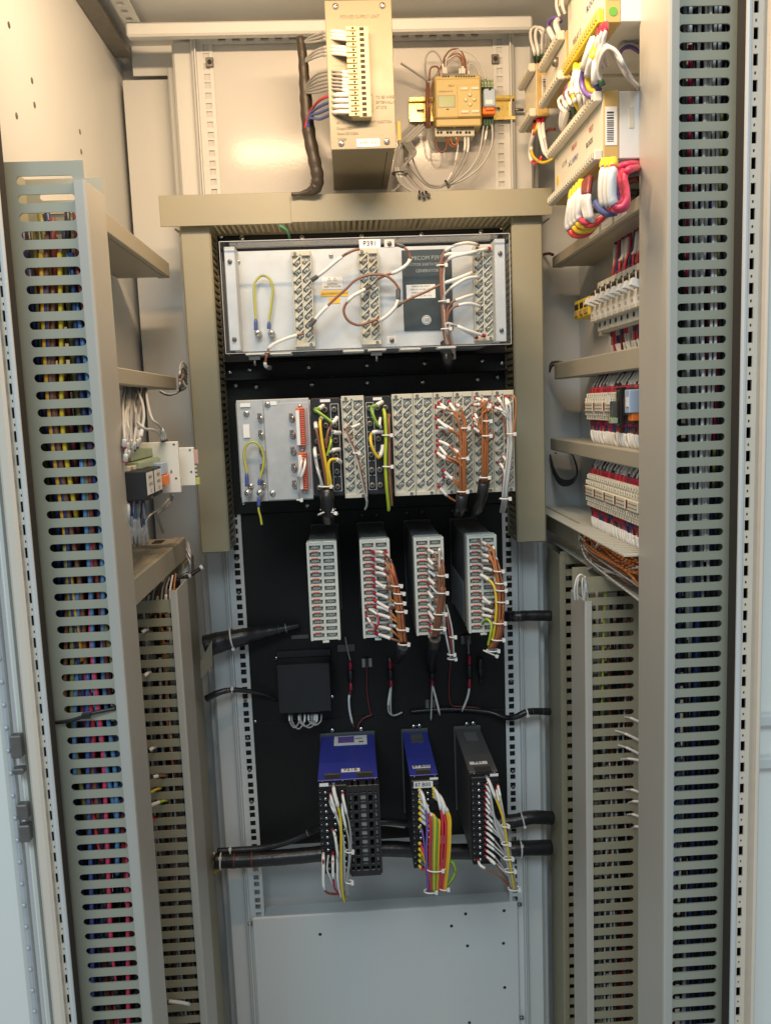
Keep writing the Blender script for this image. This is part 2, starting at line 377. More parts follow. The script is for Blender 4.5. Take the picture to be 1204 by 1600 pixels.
# opened doors beyond both uprights
dr = thing('cabinet_door', 'pale grey door panel folded open at the right edge of the cabinet', 'door')
x1 = (P(1204, 330, -.575).x+P(1180, 1600, -.575).x)/2
bx('door_panel', doorp, dr, x1+.004, x1+.35, -.50, -.485, 0, 1.98, .004)
for v0, v1 in ((1112, 1130), (1178, 1196)):
    z0 = P(1190, v1, -.5).z; z1 = P(1190, v0, -.5).z
    bx('door_stiffener', caseg, dr, x1+.008, x1+.12, -.512, -.5, z0, z1, .002)
dl = thing('cabinet_door', 'pale grey door edge with dimpled zinc locking bar at the left edge of the cabinet', 'door')
Yd = -.53
def vline(a, b): return (P(a[0], a[1], Yd).x+P(b[0], b[1], Yd).x)/2
xd = xl-.0290; xb = xd-.0125; xa = xb-.0085
bx('door_edge', doorp, dl, xb+.001, xd-.005, Yd+.006, Yd+.03, 0, 1.98, .003)
bx('locking_bar', zinc, dl, xa+.001, xb-.001, Yd-.004, Yd+.004, 0, 1.98, .002)
bx('door_edge', doorp, dl, xa-.05, xa-.001, Yd+.002, Yd+.03, 0, 1.98, .004)
st = None
for i in range(75):
    if st is None:
        st = MB().rings([(0, -.0045, 0), (0, -.0057, 0), (0, -.0064, 0)], [.0026, .0022, .001], 10).build('dimple', zinc, dl); st.location = ((xa+xb)/2, Yd, .02)
    else: inst(st, dl, ((xa+xb)/2, Yd, .02+i*.0262))
for v0, v1 in ((1145, 1180), (1196, 1205), (1252, 1275), (1284, 1310)):
    um = 32+(v0-1145)*.07
    z0 = P(um, v1, Yd).z; z1 = P(um, v0, Yd).z; cx = (xb+xd)/2
    MB().box(cx-.0062, cx+.0056, Yd-.010, Yd+.002, z0, z1, .0012).build('hinge', dsteel, dl)

# ================================================================== SLOTTED CABLE DUCTS
def slotwall(M, fn, L, w, pitch, s0, s1, sh, t, k=5, first=0.0, opened=False):
    """plastic wall with rounded slots; fn(a across, b along, c depth)"""
    r = sh/2; n = int((L-first)/pitch)
    def pr(pl): M.poly(pl, fn, t)
    if first > 1e-5: pr([(0, 0), (w, 0), (w, first), (0, first)])
    for i in range(n):
        b = first+i*pitch; m = b+pitch/2
        lo = [(s0+r-r*math.cos(math.pi/2*j/k), m-r*math.sin(math.pi/2*j/k)) for j in range(k+1)]
        if opened: hi = [(w, m-r)]
        else: hi = [(s1-r+r*math.sin(math.pi/2*j/k), m-r*math.cos(math.pi/2*j/k)) for j in range(k+1)]
        low = [(0, m)]+lo+hi+([] if opened else [(w, m)])+[(w, b), (0, b)]
        pr(low[::-1])
        up = [(a, 2*m-bb) for a, bb in low]; pr(up)
    b = first+n*pitch
    if L-b > 1e-5: pr([(0, b), (w, b), (w, L), (0, L)])
def fill_wires(name, label, group, spec, box, z0, z1, seed, rr=.0028, straight=.3):
    """wires running up inside a duct: spec = [(material, fraction across, fraction deep, z start, z end)]"""
    R = random.Random(seed); t = thing(name, label, 'wiring', group)
    x0, x1, y0, y1 = box
    for m, fa, fd, a, b, r in spec:
        zs = z0+(z1-z0)*a; ze = z0+(z1-z0)*b; n = max(3, int((ze-zs)/.12)); pts = []
        fx = fa; 
        for i in range(n+1):
            if i: fx = min(.97, max(.03, fx+R.uniform(-straight, straight)*.35))
            pts.append((x0+(x1-x0)*fx, y0+(y1-y0)*min(.97, max(.03, fd+R.uniform(-.08, .08))), zs+(ze-zs)*i/n))
        c = spline(pts, 4); MB().rings(c, r or rr, 6).build('wire', m, t)
    return t
# ---- front left duct
def front_duct(sx, xin, Yf, ztop, lidtop, w, dep, label, lidw=.012, pitch=.0189, phase=.0, sh=.0090, s0=.0165):
    t = thing('cable_duct', label, 'cable duct', 'slotted cable ducts at the cabinet front')
    xo = xin+sx*w
    M = MB(); slotwall(M, lambda a, b, c: (xo-sx*a, Yf+c, b), ztop, w-.002, pitch, s0, w-lidw-.0008, sh, .002, first=phase); M.build('slotted_wall', ductm, t)
    M = MB(); slotwall(M, lambda a, b, c: (xo-sx*a, Yf+dep-.002+c, b), ztop, w-.002, pitch, s0, w-lidw-.0008, sh, .002, first=phase); M.build('slotted_wall', ductm, t)
    bx('base', ductm, t, xo, xo-sx*.002, Yf+.002, Yf+dep-.002, 0, ztop, 0)
    M = MB(); prof = [(0, 0.004), (0.0012, 0.0012), (.004, 0)]  # rounded lid edge
    y0 = Yf-.0025; y1 = Yf+dep+.0025
    out = [(xin+sx*lidw, y0), (xin+sx*.003, y0), (xin+sx*.0008, y0+.0012), (xin, y0+.0035), (xin, y1-.0035), (xin+sx*.0008, y1-.0012), (xin+sx*.003, y1), (xin+sx*lidw, y1)]
    inn = [(xin+sx*lidw, y1-.002), (xin+sx*.003, y1-.002), (xin+sx*.002, y1-.004), (xin+sx*.002, y0+.004), (xin+sx*.003, y0+.002), (xin+sx*lidw, y0+.002)]
    M.poly(out+inn, lambda a, b, c: (a, b, c), lidtop); M.build('lid', lidm, t)
    return t
YL, YR = -.49, -.515
xinL = -.3035
zt = P(60, 252, YL).z; ztl = P(142, 281, YL).z
front_duct(-1, xinL, YL, zt, ztl, .0895, .070, 'long slotted grey cable duct at front left filled with coloured wires', lidw=.0125, phase=.010)
xinR = (P(1045, 0, YR).x+P(1042, 600, YR).x+P(1031, 1600, YR).x)/3
wR = .3985-xinR
front_duct(1, xinR, YR, ROOF-.004, ROOF-.004, wR, .087, 'long slotted grey cable duct at front right holding few wires', lidw=.0110, phase=.006, s0=.0145, pitch=.0179, sh=.0083)
R_ = random.Random(3)
def mk(ms, n, a=(0, 0), b=(1, 1), fd=(.1, .9), rr=None, seed=1):
    r = random.Random(seed); return [(r.choice(ms) if isinstance(ms, list) else ms, r.uniform(.05, .95), r.uniform(*fd), r.uniform(*a), r.uniform(*b), rr) for _ in range(n)]
salmon = mat('salmon_pvc', (.5, .14, .11), .4)
spec = mk([wblack, wblack, wnavy, wmar, wolive], 30, (0, .1), (.93, .985), (.10, .95), .0034, 5)  # dark wires, partly stuffing added to keep the duct interior dark
spec += [(wyel, .55, .03, .62, .93, None), (wpink, .30, .03, .0, .92, None), (salmon, .03, .05, .03, .42, None), (salmon, .17, .03, 0, .3, None), (wamber, .46, .03, .45, .93, None), (wsky, .70, .03, .18, .93, None), (wmar, .80, .045, .4, .92, None), (wbrown, .5, .045, .25, .95, None), (wolive, .88, .045, .35, .85, None),
         (wblue, .045, .03, 0, .45, None), (wpink, .62, .03, 0, .62, None), (wsky, .75, .03, .25, .7, None), (wnavy, .4, .045, .1, .9, None), (wsky, .22, .045, .3, .55, None), (wred, .2, .1, 0, .33, None), (wmar, .82, .1, 0, .3, None), (wblack, .8, .03, .0, .6, .0036), (wblack, .45, .03, .0, .5, .0036), (wblack, .58, .04, .0, .3, .0036), (wolive, .33, .03, .25, .6, None), (wred, .5, .03, .2, .45, None), (wnavy, .9, .045, .2, .93, None), (wbrown, .35, .045, .0, .9, None)]
spec = spec[:30]+[(m, fa, fd, (.37+.63*a if a > 0 else 0), .37+.62*b_, r) for m, fa, fd, a, b_, r in spec[30:]]
fill_wires('wire_loom', 'coloured wires packed inside the front left slotted duct', 'wire looms inside ducts', spec, (xinL-.0885, xinL-.006, YL+.006, YL+.064), 0, zt-.01, 11, .0029, .42)
spec = mk([wblack, wblack, wblack, wnavy, wgrey], 30, (0, .05), (.9, 1), (.3, .95), .0034, 9)  # mostly black stuffing added so the inside of this duct stays dark
spec += [(wwhite, f, .1, .55-.02*i, .99, .0019) for i, f in enumerate((.48, .53, .6, .64, .69, .42))] + [(wcrim, .78, .1, .60, .86, None), (wcrim, .35, .12, .74, .95, None), (wnavy, .68, .13, .62, .82, None), (wgrey, .6, .1, .45, .98, .002), (wmar, .72, .15, .6, .8, None), (wblue, .2, .15, .15, .5, .002), (wgrey, .15, .2, .1, .5, .002), (wolive, .8, .2, .55, .9, .002), (wnavy, .12, .1, .25, .42, .002)]
spec = spec[:30]+[(m, fa, fd, .27+.65*a, .27+.65*b_+(.08 if b_ > .98 else 0), r) for m, fa, fd, a, b_, r in spec[30:]]
fill_wires('wire_loom', 'white and red wires with added dark filler wires inside the front right slotted duct', 'wire looms inside ducts', spec, (xinR+.006, xinR+wR-.004, YR+.006, YR+.08), 0, 1.88, 12, .0026, .12)

# black cable tie round the left duct
tt = thing('cable_tie', 'black cable tie threaded through a slot of the front left duct', 'cable tie')
wire(tt, UX((80, 1130, -.36)) if False else U((80, 1130, YL-.004), (110, 1126, YL-.006), (135, 1118, YL-.006), (150, 1113, YL-.005), (181, 1107, YL-.001)), wblack, .0022)
p = P(135, 1118, YL-.009); MB().box(p.x-.005, p.x+.005, p.y-.002, p.y+.002, p.z-.0035, p.z+.0035, .001).build('tie_head', wblack, tt)

# ---- plain horizontal/vertical ducts round the rack
def lidduct(name, label, x0, x1, z0, z1, y0, y1, slots, mlid, open_side=None):
    """duct with a lid toward the viewer; slots = 'l','r','b' : which wall with slots shows"""
    t = thing('cable_duct', label, 'cable duct', 'lidded cable ducts around the relay rack')
    return t
def vduct(sx, xi, xo, zb, zt_, label):
    t = thing('cable_duct', label, 'cable duct', 'lidded cable ducts around the relay rack')
    Yf = -.088
    bx('lid', olive, t, xi, xo, Yf, Yf+.012, zb, zt_, .0025)
    for x, nm in ((xi, 0), (xo, 1)):
        s = 1 if (x == xi) == (sx > 0) else -1
        M = MB(); xx = x+sx*(.0015 if nm == 0 else -.0035)
        slotwall(M, lambda a, b, c: (xx+sx*c, -.003-a, zb+.002+b), zt_-zb-.004, .074, .0105, .010, .074, .0048, .002, k=2, opened=True)
        M.build('slotted_wall', olive, t)
    bx('base', olive, t, xi+sx*.001, xo-sx*.001, -.003, -.0012, zb, zt_, 0)
    return t
zl0 = P(325, 865, -.088).z; zl1 = P(315, 350, -.088).z
xi = -(.2355); 
vduct(-1, -.2345, -.2815, zl0, zl1, 'upright olive-beige duct with smooth lid left of the relay rack')
vduct(1, .2345, .2835, P(830, 848, -.088).z, zl1, 'upright olive-beige duct with smooth lid right of the relay rack')
t = thing('cable_duct', 'horizontal olive-beige duct with smooth lid across the top of the relay rack', 'cable duct', 'lidded cable ducts around the relay rack')
Yh = -.102; xh0 = P(249, 327, Yh).x; xh1 = P(862, 320, Yh).x; zh0 = (P(252, 350, Yh).z+P(855, 342, Yh).z)/2; zh1 = P(340, 303, Yh).z
xm = P(453, 305, Yh).x
bx('lid', olive, t, xh0, xm+.004, Yh, Yh+.0016, zh0, zh1, .0006); bx('lid', olive, t, xm, xh1, Yh-.0022, Yh-.0004, zh0+.001, zh1-.0045, .0006)
bx('lid_edge', olive, t, xh0, xm, Yh+.0016, Yh+.014, zh1-.0022, zh1, .0005); bx('lid_edge', olive, t, xm+.001, xh1, Yh, Yh+.014, zh1-.0068, zh1-.0046, .0005)
for z, nm in ((zh0+.002, 0), (zh1-.0095, 1)):
    M = MB(); slotwall(M, lambda a, b, c: (xh0+.04+b, Yh+.09-a, z+c), xh1-xh0-.08, .085, .0088, .010, .085, .0042, .0022, k=2, opened=True); M.build('slotted_wall', olive, t)
bx('base', olive, t, xh0+.01, xh1-.01, Yh+.0915, Yh+.094, zh0+.004, zh1-.012, 0)
# small steel bracket behind each end
for x, s in ((xh0+.030, 1), (xh1-.012, -1)):
    MB().obox((x, Yh+.03, zh0-.007), (1, 0, -.6*s), (0, 1, 0), (.6*s, 0, 1), .012, .012, .001).build('bracket', olive, t)

# ---- rear side ducts lower down (both sides) and ducts behind the posts
def lower_duct(sx, xin, Yf, zt_, ztl_, w, dep, label, group, lm=lidm, dm=olive):
    t = thing('cable_duct', label, 'cable duct', group); xo = xin+sx*w
    M = MB(); slotwall(M, lambda a, b, c: (xo-sx*a, Yf+c, b), zt_, w-.002, .020, .012, w-.004, .0088, .002, first=.004); M.build('slotted_wall', dm, t)
    M = MB(); slotwall(M, lambda a, b, c: (xo-sx*a, Yf+dep-.002+c, b), zt_, w-.002, .020, .012, w-.004, .0088, .002, first=.004); M.build('slotted_wall', dm, t)
    bx('base', dm, t, xo, xo-sx*.002, Yf+.002, Yf+dep-.002, 0, zt_, 0)
    M = MB(); y0 = Yf-.0022; y1 = Yf+dep+.0022; lw = .010
    out = [(xin+sx*lw, y0), (xin+sx*.002, y0), (xin, y0+.002), (xin, y1-.002), (xin+sx*.002, y1), (xin+sx*lw, y1)]
    inn = [(xin+sx*lw, y1-.0018), (xin+sx*.002, y1-.0018), (xin+sx*.002, y0+.0018), (xin+sx*lw, y0+.0018)]
    M.poly(out+inn, lambda a, b, c: (a, b, c), ztl_); M.build('lid', lm, t)
    return t
YL2 = -.26; YR2 = -.26
xl2 = (P(282, 950, YL2).x+P(321, 1590, YL2).x)/2
lower_duct(-1, xl2, YL2, P(240, 938, YL2).z, P(275, 922, YL2).z, .085, .075, 'lower slotted grey duct beside the front left duct, stuffed with dull wires', 'lower slotted ducts behind the front ducts')
xr2 = (P(922, 1000, YR2).x+P(926, 1500, YR2).x)/2-.009
lower_duct(1, xr2, YR2, P(955, 900, YR2).z, P(905, 940, YR2).z, .085, .075, 'lower slotted grey duct left of the front right duct, white wire ends poking out', 'lower slotted ducts behind the front ducts')
YL3, YR3 = -.10, -.05
xl3 = (P(299, 950, YL3).x+P(324, 1500, YL3).x)/2
lower_duct(-1, xl3, YL3, P(300, 885, YL3).z, P(315, 880, YL3).z, .075, .085, 'olive rear duct standing just left of the mounting rail', 'olive rear ducts beside the rails', lm=olive)
xr3 = (P(877, 1000, YR3).x+P(884, 1500, YR3).x)/2-.004
lower_duct(1, xr3, YR3, P(880, 862, YR3).z, P(865, 868, YR3).z, .075, .085, 'olive rear duct with small slots standing just right of the mounting rail', 'olive rear ducts beside the rails', lm=olive)
dull = [wbrown, wolive, wgrey, wblack, wmar, wblack, wgrey, wlgrey, wblack]
fill_wires('wire_loom', 'dull grey and brown wires inside the lower left slotted duct', 'wire looms inside ducts', mk(dull, 30, (0, .1), (.85, 1), (.1, .9), .0024, 21)+[(wmar, .3, .06, 0, .3, .002), (wlime, .2, .05, .45, .6, .002), (wlgrey, .4, .05, .6, 1, .0016), (wor, .8, .06, .75, 1, .002), (wlgrey, .6, .05, .2, .9, .0015), (wlgrey, .3, .05, .5, 1, .0015)], (xl2-.083, xl2-.010, YL2+.006, YL2+.07), 0, P(240, 938, YL2).z-.01, 31, straight=.25)
fill_wires('wire_loom', 'brown, grey and white wires inside the lower right slotted duct', 'wire looms inside ducts', mk(dull, 30, (0, .1), (.85, 1), (.15, .9), .0024, 22)+[(wlgrey, .15+.1*i, .06, .1*i, .5+.06*i, .0014) for i in range(8)]+[(wlime, .25, .05, .8, 1, .0018), (wmar, .6, .05, .1, .5, .002)], (xr2+.010, xr2+.083, YR2+.006, YR2+.07), 0, P(955, 900, YR2).z-.01, 32, straight=.3)
fill_wires('wire_loom', 'dark wires inside the olive duct right of the rail', 'wire looms inside ducts', mk([wblack, wblack, wbrown], 14, (0, .1), (.9, 1), (.2, .9), .003, 23), (xr3+.008, xr3+.073, YR3+.006, YR3+.08), 0, P(880, 862, YR3).z-.01, 33)
fill_wires('wire_loom', 'dark wires inside the olive duct left of the rail', 'wire looms inside ducts', mk([wblack, wblack, wbrown], 12, (0, .1), (.9, 1), (.2, .9), .003, 24), (xl3-.073, xl3-.008, YL3+.006, YL3+.08), 0, P(300, 885, YL3).z-.01, 34)
# ================================================================== RACK: black panels
def panel(label, z0, z1, y=.004, m=black, scr=()):
    t = bx('rack_panel', m, cab, -.2413, .2413, y, y+.003, z0, z1, .0008)
    for u, v, k in scr: screw(t, P(u, v, y-.0004), k)
    return t
G = 'black rack panels'
zA = P(565, 351, .004).z; zB = P(575, 588, .004).z; zC = P(575, 795, .004).z; zD = P(580, 1120, .004).z; zE = P(590, 1312, .004).z
panel('black rack panel behind the clear-covered relay, fixed by a row of dome screws', zB+.001, zA, y=-.0042, scr=[(345, 369, 'b'), (378, 372, 'b'), (472, 371, 'b'), (565, 369, 'b'), (658, 366, 'b'), (751, 362, 'b'), (784, 356, 'b'),
      (359, 582, 'b'), (390, 578, 'b'), (482, 574, 'b'), (573, 571, 'b'), (663, 568, 'b'), (753, 564, 'b'), (784, 568, 'b')])
panel('black rack panel behind the wide multi-terminal relay', zC+.001, zB, y=-.0038, scr=[(368, 602, 'b'), (400, 604, 'b'), (487, 601, 'b'), (574, 598, 'b'), (660, 597, 'b'), (746, 593, 'b'), (777, 589, 'b'), (380, 786, 'b'), (480, 790, 'b')])
panel('black rack panel carrying the four narrow relays with cream terminals', zD+.001, zC, y=.004, scr=[(565, 805, 'd'), (588, 805, 'd'), (635, 801, 'd'), (659, 800, 'd'), (706, 798, 'd'), (728, 797, 'd'), (431, 1029, 's'), (509, 1020, 's'), (399, 1127, 's')])
panel('black rack panel carrying the blue and charcoal boxes at the bottom', zE, zD, y=.0045)
zz = P(590, 585, .004).z
# shallow black ledges between the upper panels
t = cab
for v in (557, 585):
    z = P(575, v, -.03).z; bx('rack_ledge', black, t, -.2405, .2405, -.03, -.0045, z-.002, z, .0008)
# ---- small stickers on the black panel
for (u0, u1, v0, v1, lab) in ((455, 482, 992, 998, 'small faded label strip on black panel, upper left of black box'), (450, 500, 1016, 1026, 'grey label on the black panel just above the plain black box'), (527, 554, 1007, 1018, 'grey label on the black panel between first and second cream terminal columns'), (440, 441, 0, 0, None)):
    if not lab: continue
    t = thing('label_plate', lab, 'label'); x0, x1, z0, z1 = rect(u0, u1, v0, v1, .003); bx('plate', charcoal, t, x0, x1, .0025, .0039, z0, z1, .0003)

# ================================================================== P391 relay with clear cover
p = thing('protection_relay', 'wide zinc relay case under a clear cover, tagged P391', 'relay')
X0, X1, Z0, Z1 = -.1975, .1965, 1.3805, 1.5265
bx('case_back', zinc, p, X0+.004, X1-.004, -.195, -.192, Z0+.002, Z1-.002)
bx('case_body', zinc, p, X0+.010, X1-.010, -.191, .0035, Z0+.004, Z1-.004)
for xa, xb_, nm in ((X0+.001, X0+.016, 1), (X1-.016, X1-.001, 2)):
    o = bx('side_flange', zinc, p, xa, xb_, -.232, -.229, Z0+.002, Z1-.002, .001)
    bx('side_flange_web', zinc, p, (xb_-.002) if nm == 1 else xa, xb_ if nm == 1 else xa+.002, -.229, -.195, Z0+.002, Z1-.002, .0005)
    for z in (Z1-.022, Z0+.018): screw(o, ((xa+xb_)/2, -.2325, z), 'd')
# cover: front sheet and four thin rims
cv = bx('clear_cover', acrylic, p, X0-.003, X1+.003, -.2425, -.2410, Z0-.002, Z1+.003, .0003)
for a in ((X0-.003, X1+.003, -.2405, -.197, Z1+.0015, Z1+.003), (X0-.003, X1+.003, -.2405, -.197, Z0-.002, Z0-.0005), (X0-.003, X0-.0015, -.2405, -.197, Z0, Z1+.001), (X1+.0015, X1+.003, -.2405, -.197, Z0, Z1+.001)):
    bx('cover_rim', acrylic, cv, *a, 0)
E_ = MB()
for a in ((X0-.003, X1+.003, Z1+.0026, Z1+.0033), (X0-.003, X1+.003, Z0-.0026, Z0-.0020), (X0-.0034, X0-.0028, Z0-.002, Z1+.003), (X1+.0028, X1+.0034, Z0-.002, Z1+.003)): E_.box(a[0], a[1], -.2432, -.2412, a[2], a[3], 0)
E_.build('cover_edge', wlgrey, cv)
# inside of the case: terminal strips
clampm = mat('clamp_metal', (0.50, 0.49, 0.44), 0.38, metal=0.6, var=0.1, scale=90)
dpock = mat('terminal_pocket', (0.15, 0.148, 0.13), 0.6)
pock3 = mat('relay_terminal_pocket', (0.26, 0.27, 0.25), 0.5)
def midos_terminal():
    b = MB(); s = .7071
    A, B_, N = Vector((s, 0, s)), Vector((-s, 0, s)), Vector((0, -1, 0))
    b.cur = 1; b.obox((0, -.0003, 0), A, B_, N, .0066, .0042, .0003)      # dark pocket floor
    b.cur = 0; b.obox(Vector((0, -.0012, 0))+A*.0005, A, B_, N, .0043, .0027, .0008)   # clamp
    b.rings([(0, -.0020, 0), (0, -.0030, 0), (0, -.0033, 0)], [.0024, .0022, .0012], 8)
    b.cur = 1; b.obox((0, -.0034, 0), A, B_, N, .0022, .0004, .0002)
    o = b.build('terminal', [clampm, dpock]); me = o.data; bpy.data.objects.remove(o); return me
TERM = midos_terminal()
def midos(parent, x0, x1, z0, z1, yf, rows=9, th=.014, m=beige):
    """moulded terminal block: base, raised diagonal lattice, pockets with screw clamps"""
    M = MB(); M.box(x0, x1, yf+.004, yf+th, z0, z1, .0008)
    w = x1-x0; hh = z1-z0; top = z1-.010; bot = z0+.009; pit = (top-bot)/rows
    M.box(x0, x0+.0016, yf, yf+.004, z0, z1, .0005); M.box(x1-.0016, x1, yf, yf+.004, z0, z1, .0005)
    M.box(x0+.0016, x1-.0016, yf, yf+.004, z1-.007, z1, .0005); M.box(x0+.0016, x1-.0016, yf, yf+.004, z0, z0+.006, .0005)
    N = Vector((0, 1, 0)); s = .7071
    cl = [x0+w*.29, x0+w*.72]
    for i in range(rows+1):
        for c in (0, 1):
            zc = top-pit*(i-(.0 if c == 0 else .18)) - (.001 if c == 0 else 0)
            if zc+.005 > z1-.006 or zc-.005 < z0+.004: continue
            M.obox((cl[c], yf+.002, zc), (s, 0, s), (-s, 0, s), N, w*.27, .0011, .0020)
    M.box(x0+w*.47, x0+w*.53, yf+.0005, yf+.004, z0+.006, z1-.007, 0)
    o = M.build('terminal_block', m, parent)
    for i in range(rows):
        for c in (0, 1):
            zc = top-pit*(i+.5-(.0 if c == 0 else .18))
            t = bpy.data.objects.new('terminal', TERM); COL.objects.link(t); t.parent = o; t.location = (cl[c], yf+.0040, zc)
            sc = min(1, pit/.0152)*w/.030; t.scale = (sc, 1, sc)
    for px, pz in ((x0+w*.2, z1-.0035), (x1-w*.2, z0+.003)): 
        q = MB().cyl((0, 0, 0), (0, -.001, 0), .0024, 8).build('fixing_screw', dsteel, o); q.location = (px, yf-.0002, pz)
    return o
for u0, u1 in ((458, 489), (561, 592), (738, 768)):
    a = P(u0, 455, -.195).x; b = P(u1, 455, -.195).x; midos(p, a, b, Z0+.006, Z1-.006, -.2085)
# dark rating plate with print
x0, x1, z0, z1 = rect(629, 706, 390, 516, -.196); dp = bx('rating_plate', plate_g, p, x0, x1, -.1975, -.1955, z0, z1, .0006)
xm_ = (x0+x1)/2; H = z1-z0
for i, (s_, k) in enumerate((('MICOM P391', .0085), ('ROTOR EARTH FAULT', .0058), ('GENERATOR', .0062))): text(s_, dp, (xm_, -.1977, z1-.012-.009*i), k, plate_t, font_scale_x=.92)
lb = bx('rating_label', labelw, p, x0+.005, x0+.047, -.1982, -.1977, z0+H*.40, z0+H*.57, 0)
for i in range(4): text('SERIAL No  110 - 250 V  IP 20' if i % 2 else 'ORDER No  P391  48/125 V', lb, (x0+.026, -.1984, z0+H*.55-.0045*i), .0028, greyink, font_scale_x=.85)
cx_, cz_ = P(666, 500, -.1978).x, P(666, 500, -.1978).z
MB().rings([(cx_, -.1976, cz_), (cx_, -.1982, cz_)], .0068, 24).build('maker_badge', labelw, dp)
R2 = MB(); pts = [Vector((cx_+.0055*math.cos(a), -.1984, cz_+.0055*math.sin(a))) for a in [i*math.pi/12 for i in range(25)]]; R2.rings(pts, .0004, 4)
R2.build('badge_ring', plate_g, dp); text('GE', dp, (cx_, -.1984, cz_), .0068, plate_g, font_scale_x=.9)
# warning stickers
def plate(parent, nm, m, u0, u1, v0, v1, Y, th=.0005):
    x0, x1, z0, z1 = rect(u0, u1, v0, v1, Y); return bx(nm, m, parent, x0, x1, Y, Y+th, z0, z1, 0), (x0+x1)/2, (z0+z1)/2, x1-x0, z1-z0
o, cx_, cz_, w_, h_ = plate(p, 'warning_label', labelw, 503, 535, 433, 452, -.1957)
text('CAUTION\nREAD THE GUIDE', o, (cx_, -.1959, cz_-.003), .0032, greyink)
M = MB(); 
for dx in (-.004, .004):
    q = [Vector((cx_+dx+.0028*math.cos(a), -.1959, cz_+.005+.0028*math.sin(a))) for a in (math.pi/2, math.pi*7/6, math.pi*11/6, math.pi/2)]; M.rings(q, .0003, 4)
M.build('warning_symbol', greyink, o)
o, cx_, cz_, w_, h_ = plate(p, 'warning_label', warn, 501, 543, 454, 463, -.1957); text('! ISOLATE BEFORE WORKING', o, (cx_, -.1959, cz_), .0030, greyink)
o, cx_, cz_, w_, h_ = plate(p, 'warning_label', warn, 514, 531, 465, 474, -.1957); text('! !', o, (cx_, -.1959, cz_), .005, greyink)
# tag on the cover
o, cx_, cz_, w_, h_ = plate(cv, 'name_tag', labelw, 561, 594, 374, 387, -.2435, .0006); text('P391', o, (cx_, -.2437, cz_), .0098, ink)
for u, v in ((608, 381), (612, 532)):
    x0, x1, z0, z1 = rect(u-8, u+8, v-7, v+6, -.2436); o = bx('cover_clamp', wlgrey, cv, x0, x1, -.2436, -.2426, z0, z1, .0005); screw(o, ((x0+x1)/2, -.2439, (z0+z1)/2), 'd')
for u, v in ((372, 409), (375, 520), (517, 399), (772, 507)): screw(p, P(u, v, -.1955), 's')
for u in (397, 588, 697):
    q = P(u, 553, -.235); z = Z0-.0025
    bx('cover_catch', caseg, p, q.x-.012, q.x+.014, -.236, -.21, z-.0022, z, .0005)
    c = bx('catch_tongue', acrylic if u == 697 else dsteel, p, q.x-.008, q.x+.008, -.232, -.230, z-.009, z-.0025, .0006); MB().cyl((q.x, -.233, z-.010), (q.x, -.233, z-.017), .0016, 8).build('catch_pin', dsteel, c)
for u in (437, 551, 640):
    q = P(u, 548, -.235); bx('cover_foot', caseg, p, q.x-.014, q.x+.016, -.236, -.20, Z0-.0052, Z0-.003, .0006)
YW = -.218
gy = (wyel, wgreen)
eyel = mat('earth_yellow_pvc', (0.50, 0.46, 0.05), 0.4); egrn = mat('earth_green_pvc', (0.20, 0.33, 0.07), 0.4)
def earth(label, pts, Y, ends, tail=None):
    t = thing('earth_jumper', label, 'earth wire', 'green and yellow earth jumpers')
    wire(t, U(*[(u, v, Y) for u, v in pts]), (eyel, egrn), .0017, lug=wblue, lug2=wblue, lr=1.7, ll=.012)
    for u, v in ends: 
        q = P(u, v, Y); MB().rings([(q.x, -.196 if Y > -.23 else -.2232, q.z), (q.x, Y-.003, q.z)], .0052, 12).build('ring_washer', steel, t); screw(t, (q.x, Y-.0032, q.z), 'b')
    if tail: wire(t, U(*[(u, v, Y-.002) for u, v in tail]), (eyel, egrn), .0017, lug=wblue, lr=1.7, ll=.011, lug2=None)
    return t
earth('thin yellow-green earth loop on the left of the P391 case', [(400, 516), (399, 490), (397, 460), (398, 443), (405, 433), (413, 431), (422, 437), (426, 452), (424, 475), (421, 497), (420, 514)], -.205, [(403, 521), (424, 521)])
wp = thing('wire_loom', 'brown and white jumper wires looping between the terminal strips of P391', 'wiring', 'looms on the relays')
for pts, sl in (([(422, 575, -.21), (414, 570, -.222), (418, 552, -.222), (424, 540, -.222), (450, 528, -.222), (475, 521, -.222)], [(.05, .25), (.5, .9)]),
                ([(484, 510, -.22), (500, 490, -.222), (520, 470, -.222), (540, 452, -.224), (555, 438, -.225), (575, 430, -.226), (600, 430, -.226), (615, 440, -.226), (623, 452, -.226)], [(.05, .2)]),
                ([(487, 438, -.215), (505, 425, -.222), (530, 404, -.224), (548, 393, -.224), (562, 389, -.224)], [(.12, .55)]),
                ([(622, 452, -.224), (620, 475, -.226), (606, 492, -.226), (592, 502, -.222), (585, 508, -.214)], [(.1, .75)]),
                ([(578, 447, -.214), (565, 455, -.224), (548, 465, -.228), (537, 483, -.228), (543, 500, -.228), (560, 508, -.226), (578, 503, -.222), (592, 498, -.216)], [(.05, .35)]),
                ([(619, 381, -.22), (632, 387, -.224), (640, 400, -.225), (637, 412, -.224), (620, 424, -.224), (603, 430, -.220), (590, 436, -.214)], [(.4, .75)]),
                ([(616, 480, -.222), (640, 467, -.226), (665, 456, -.228), (690, 444, -.228), (715, 435, -.226), (742, 424, -.214)], [(.62, .95)])):
    wire(wp, U(*pts), wbrown, .0019, sl, lug=charcoal, lr=1.8, ll=.014)
wq = thing('wire_loom', 'brown and white wires bunched at the right terminal strip of P391', 'wiring', 'looms on the relays')
tr = [(748, 383, -.213), (738, 398, -.213), (763, 389, -.213), (752, 401, -.213), (750, 433, -.213), (741, 460, -.213), (752, 480, -.213), (757, 525, -.213), (765, 388, -.213), (745, 528, -.213)]
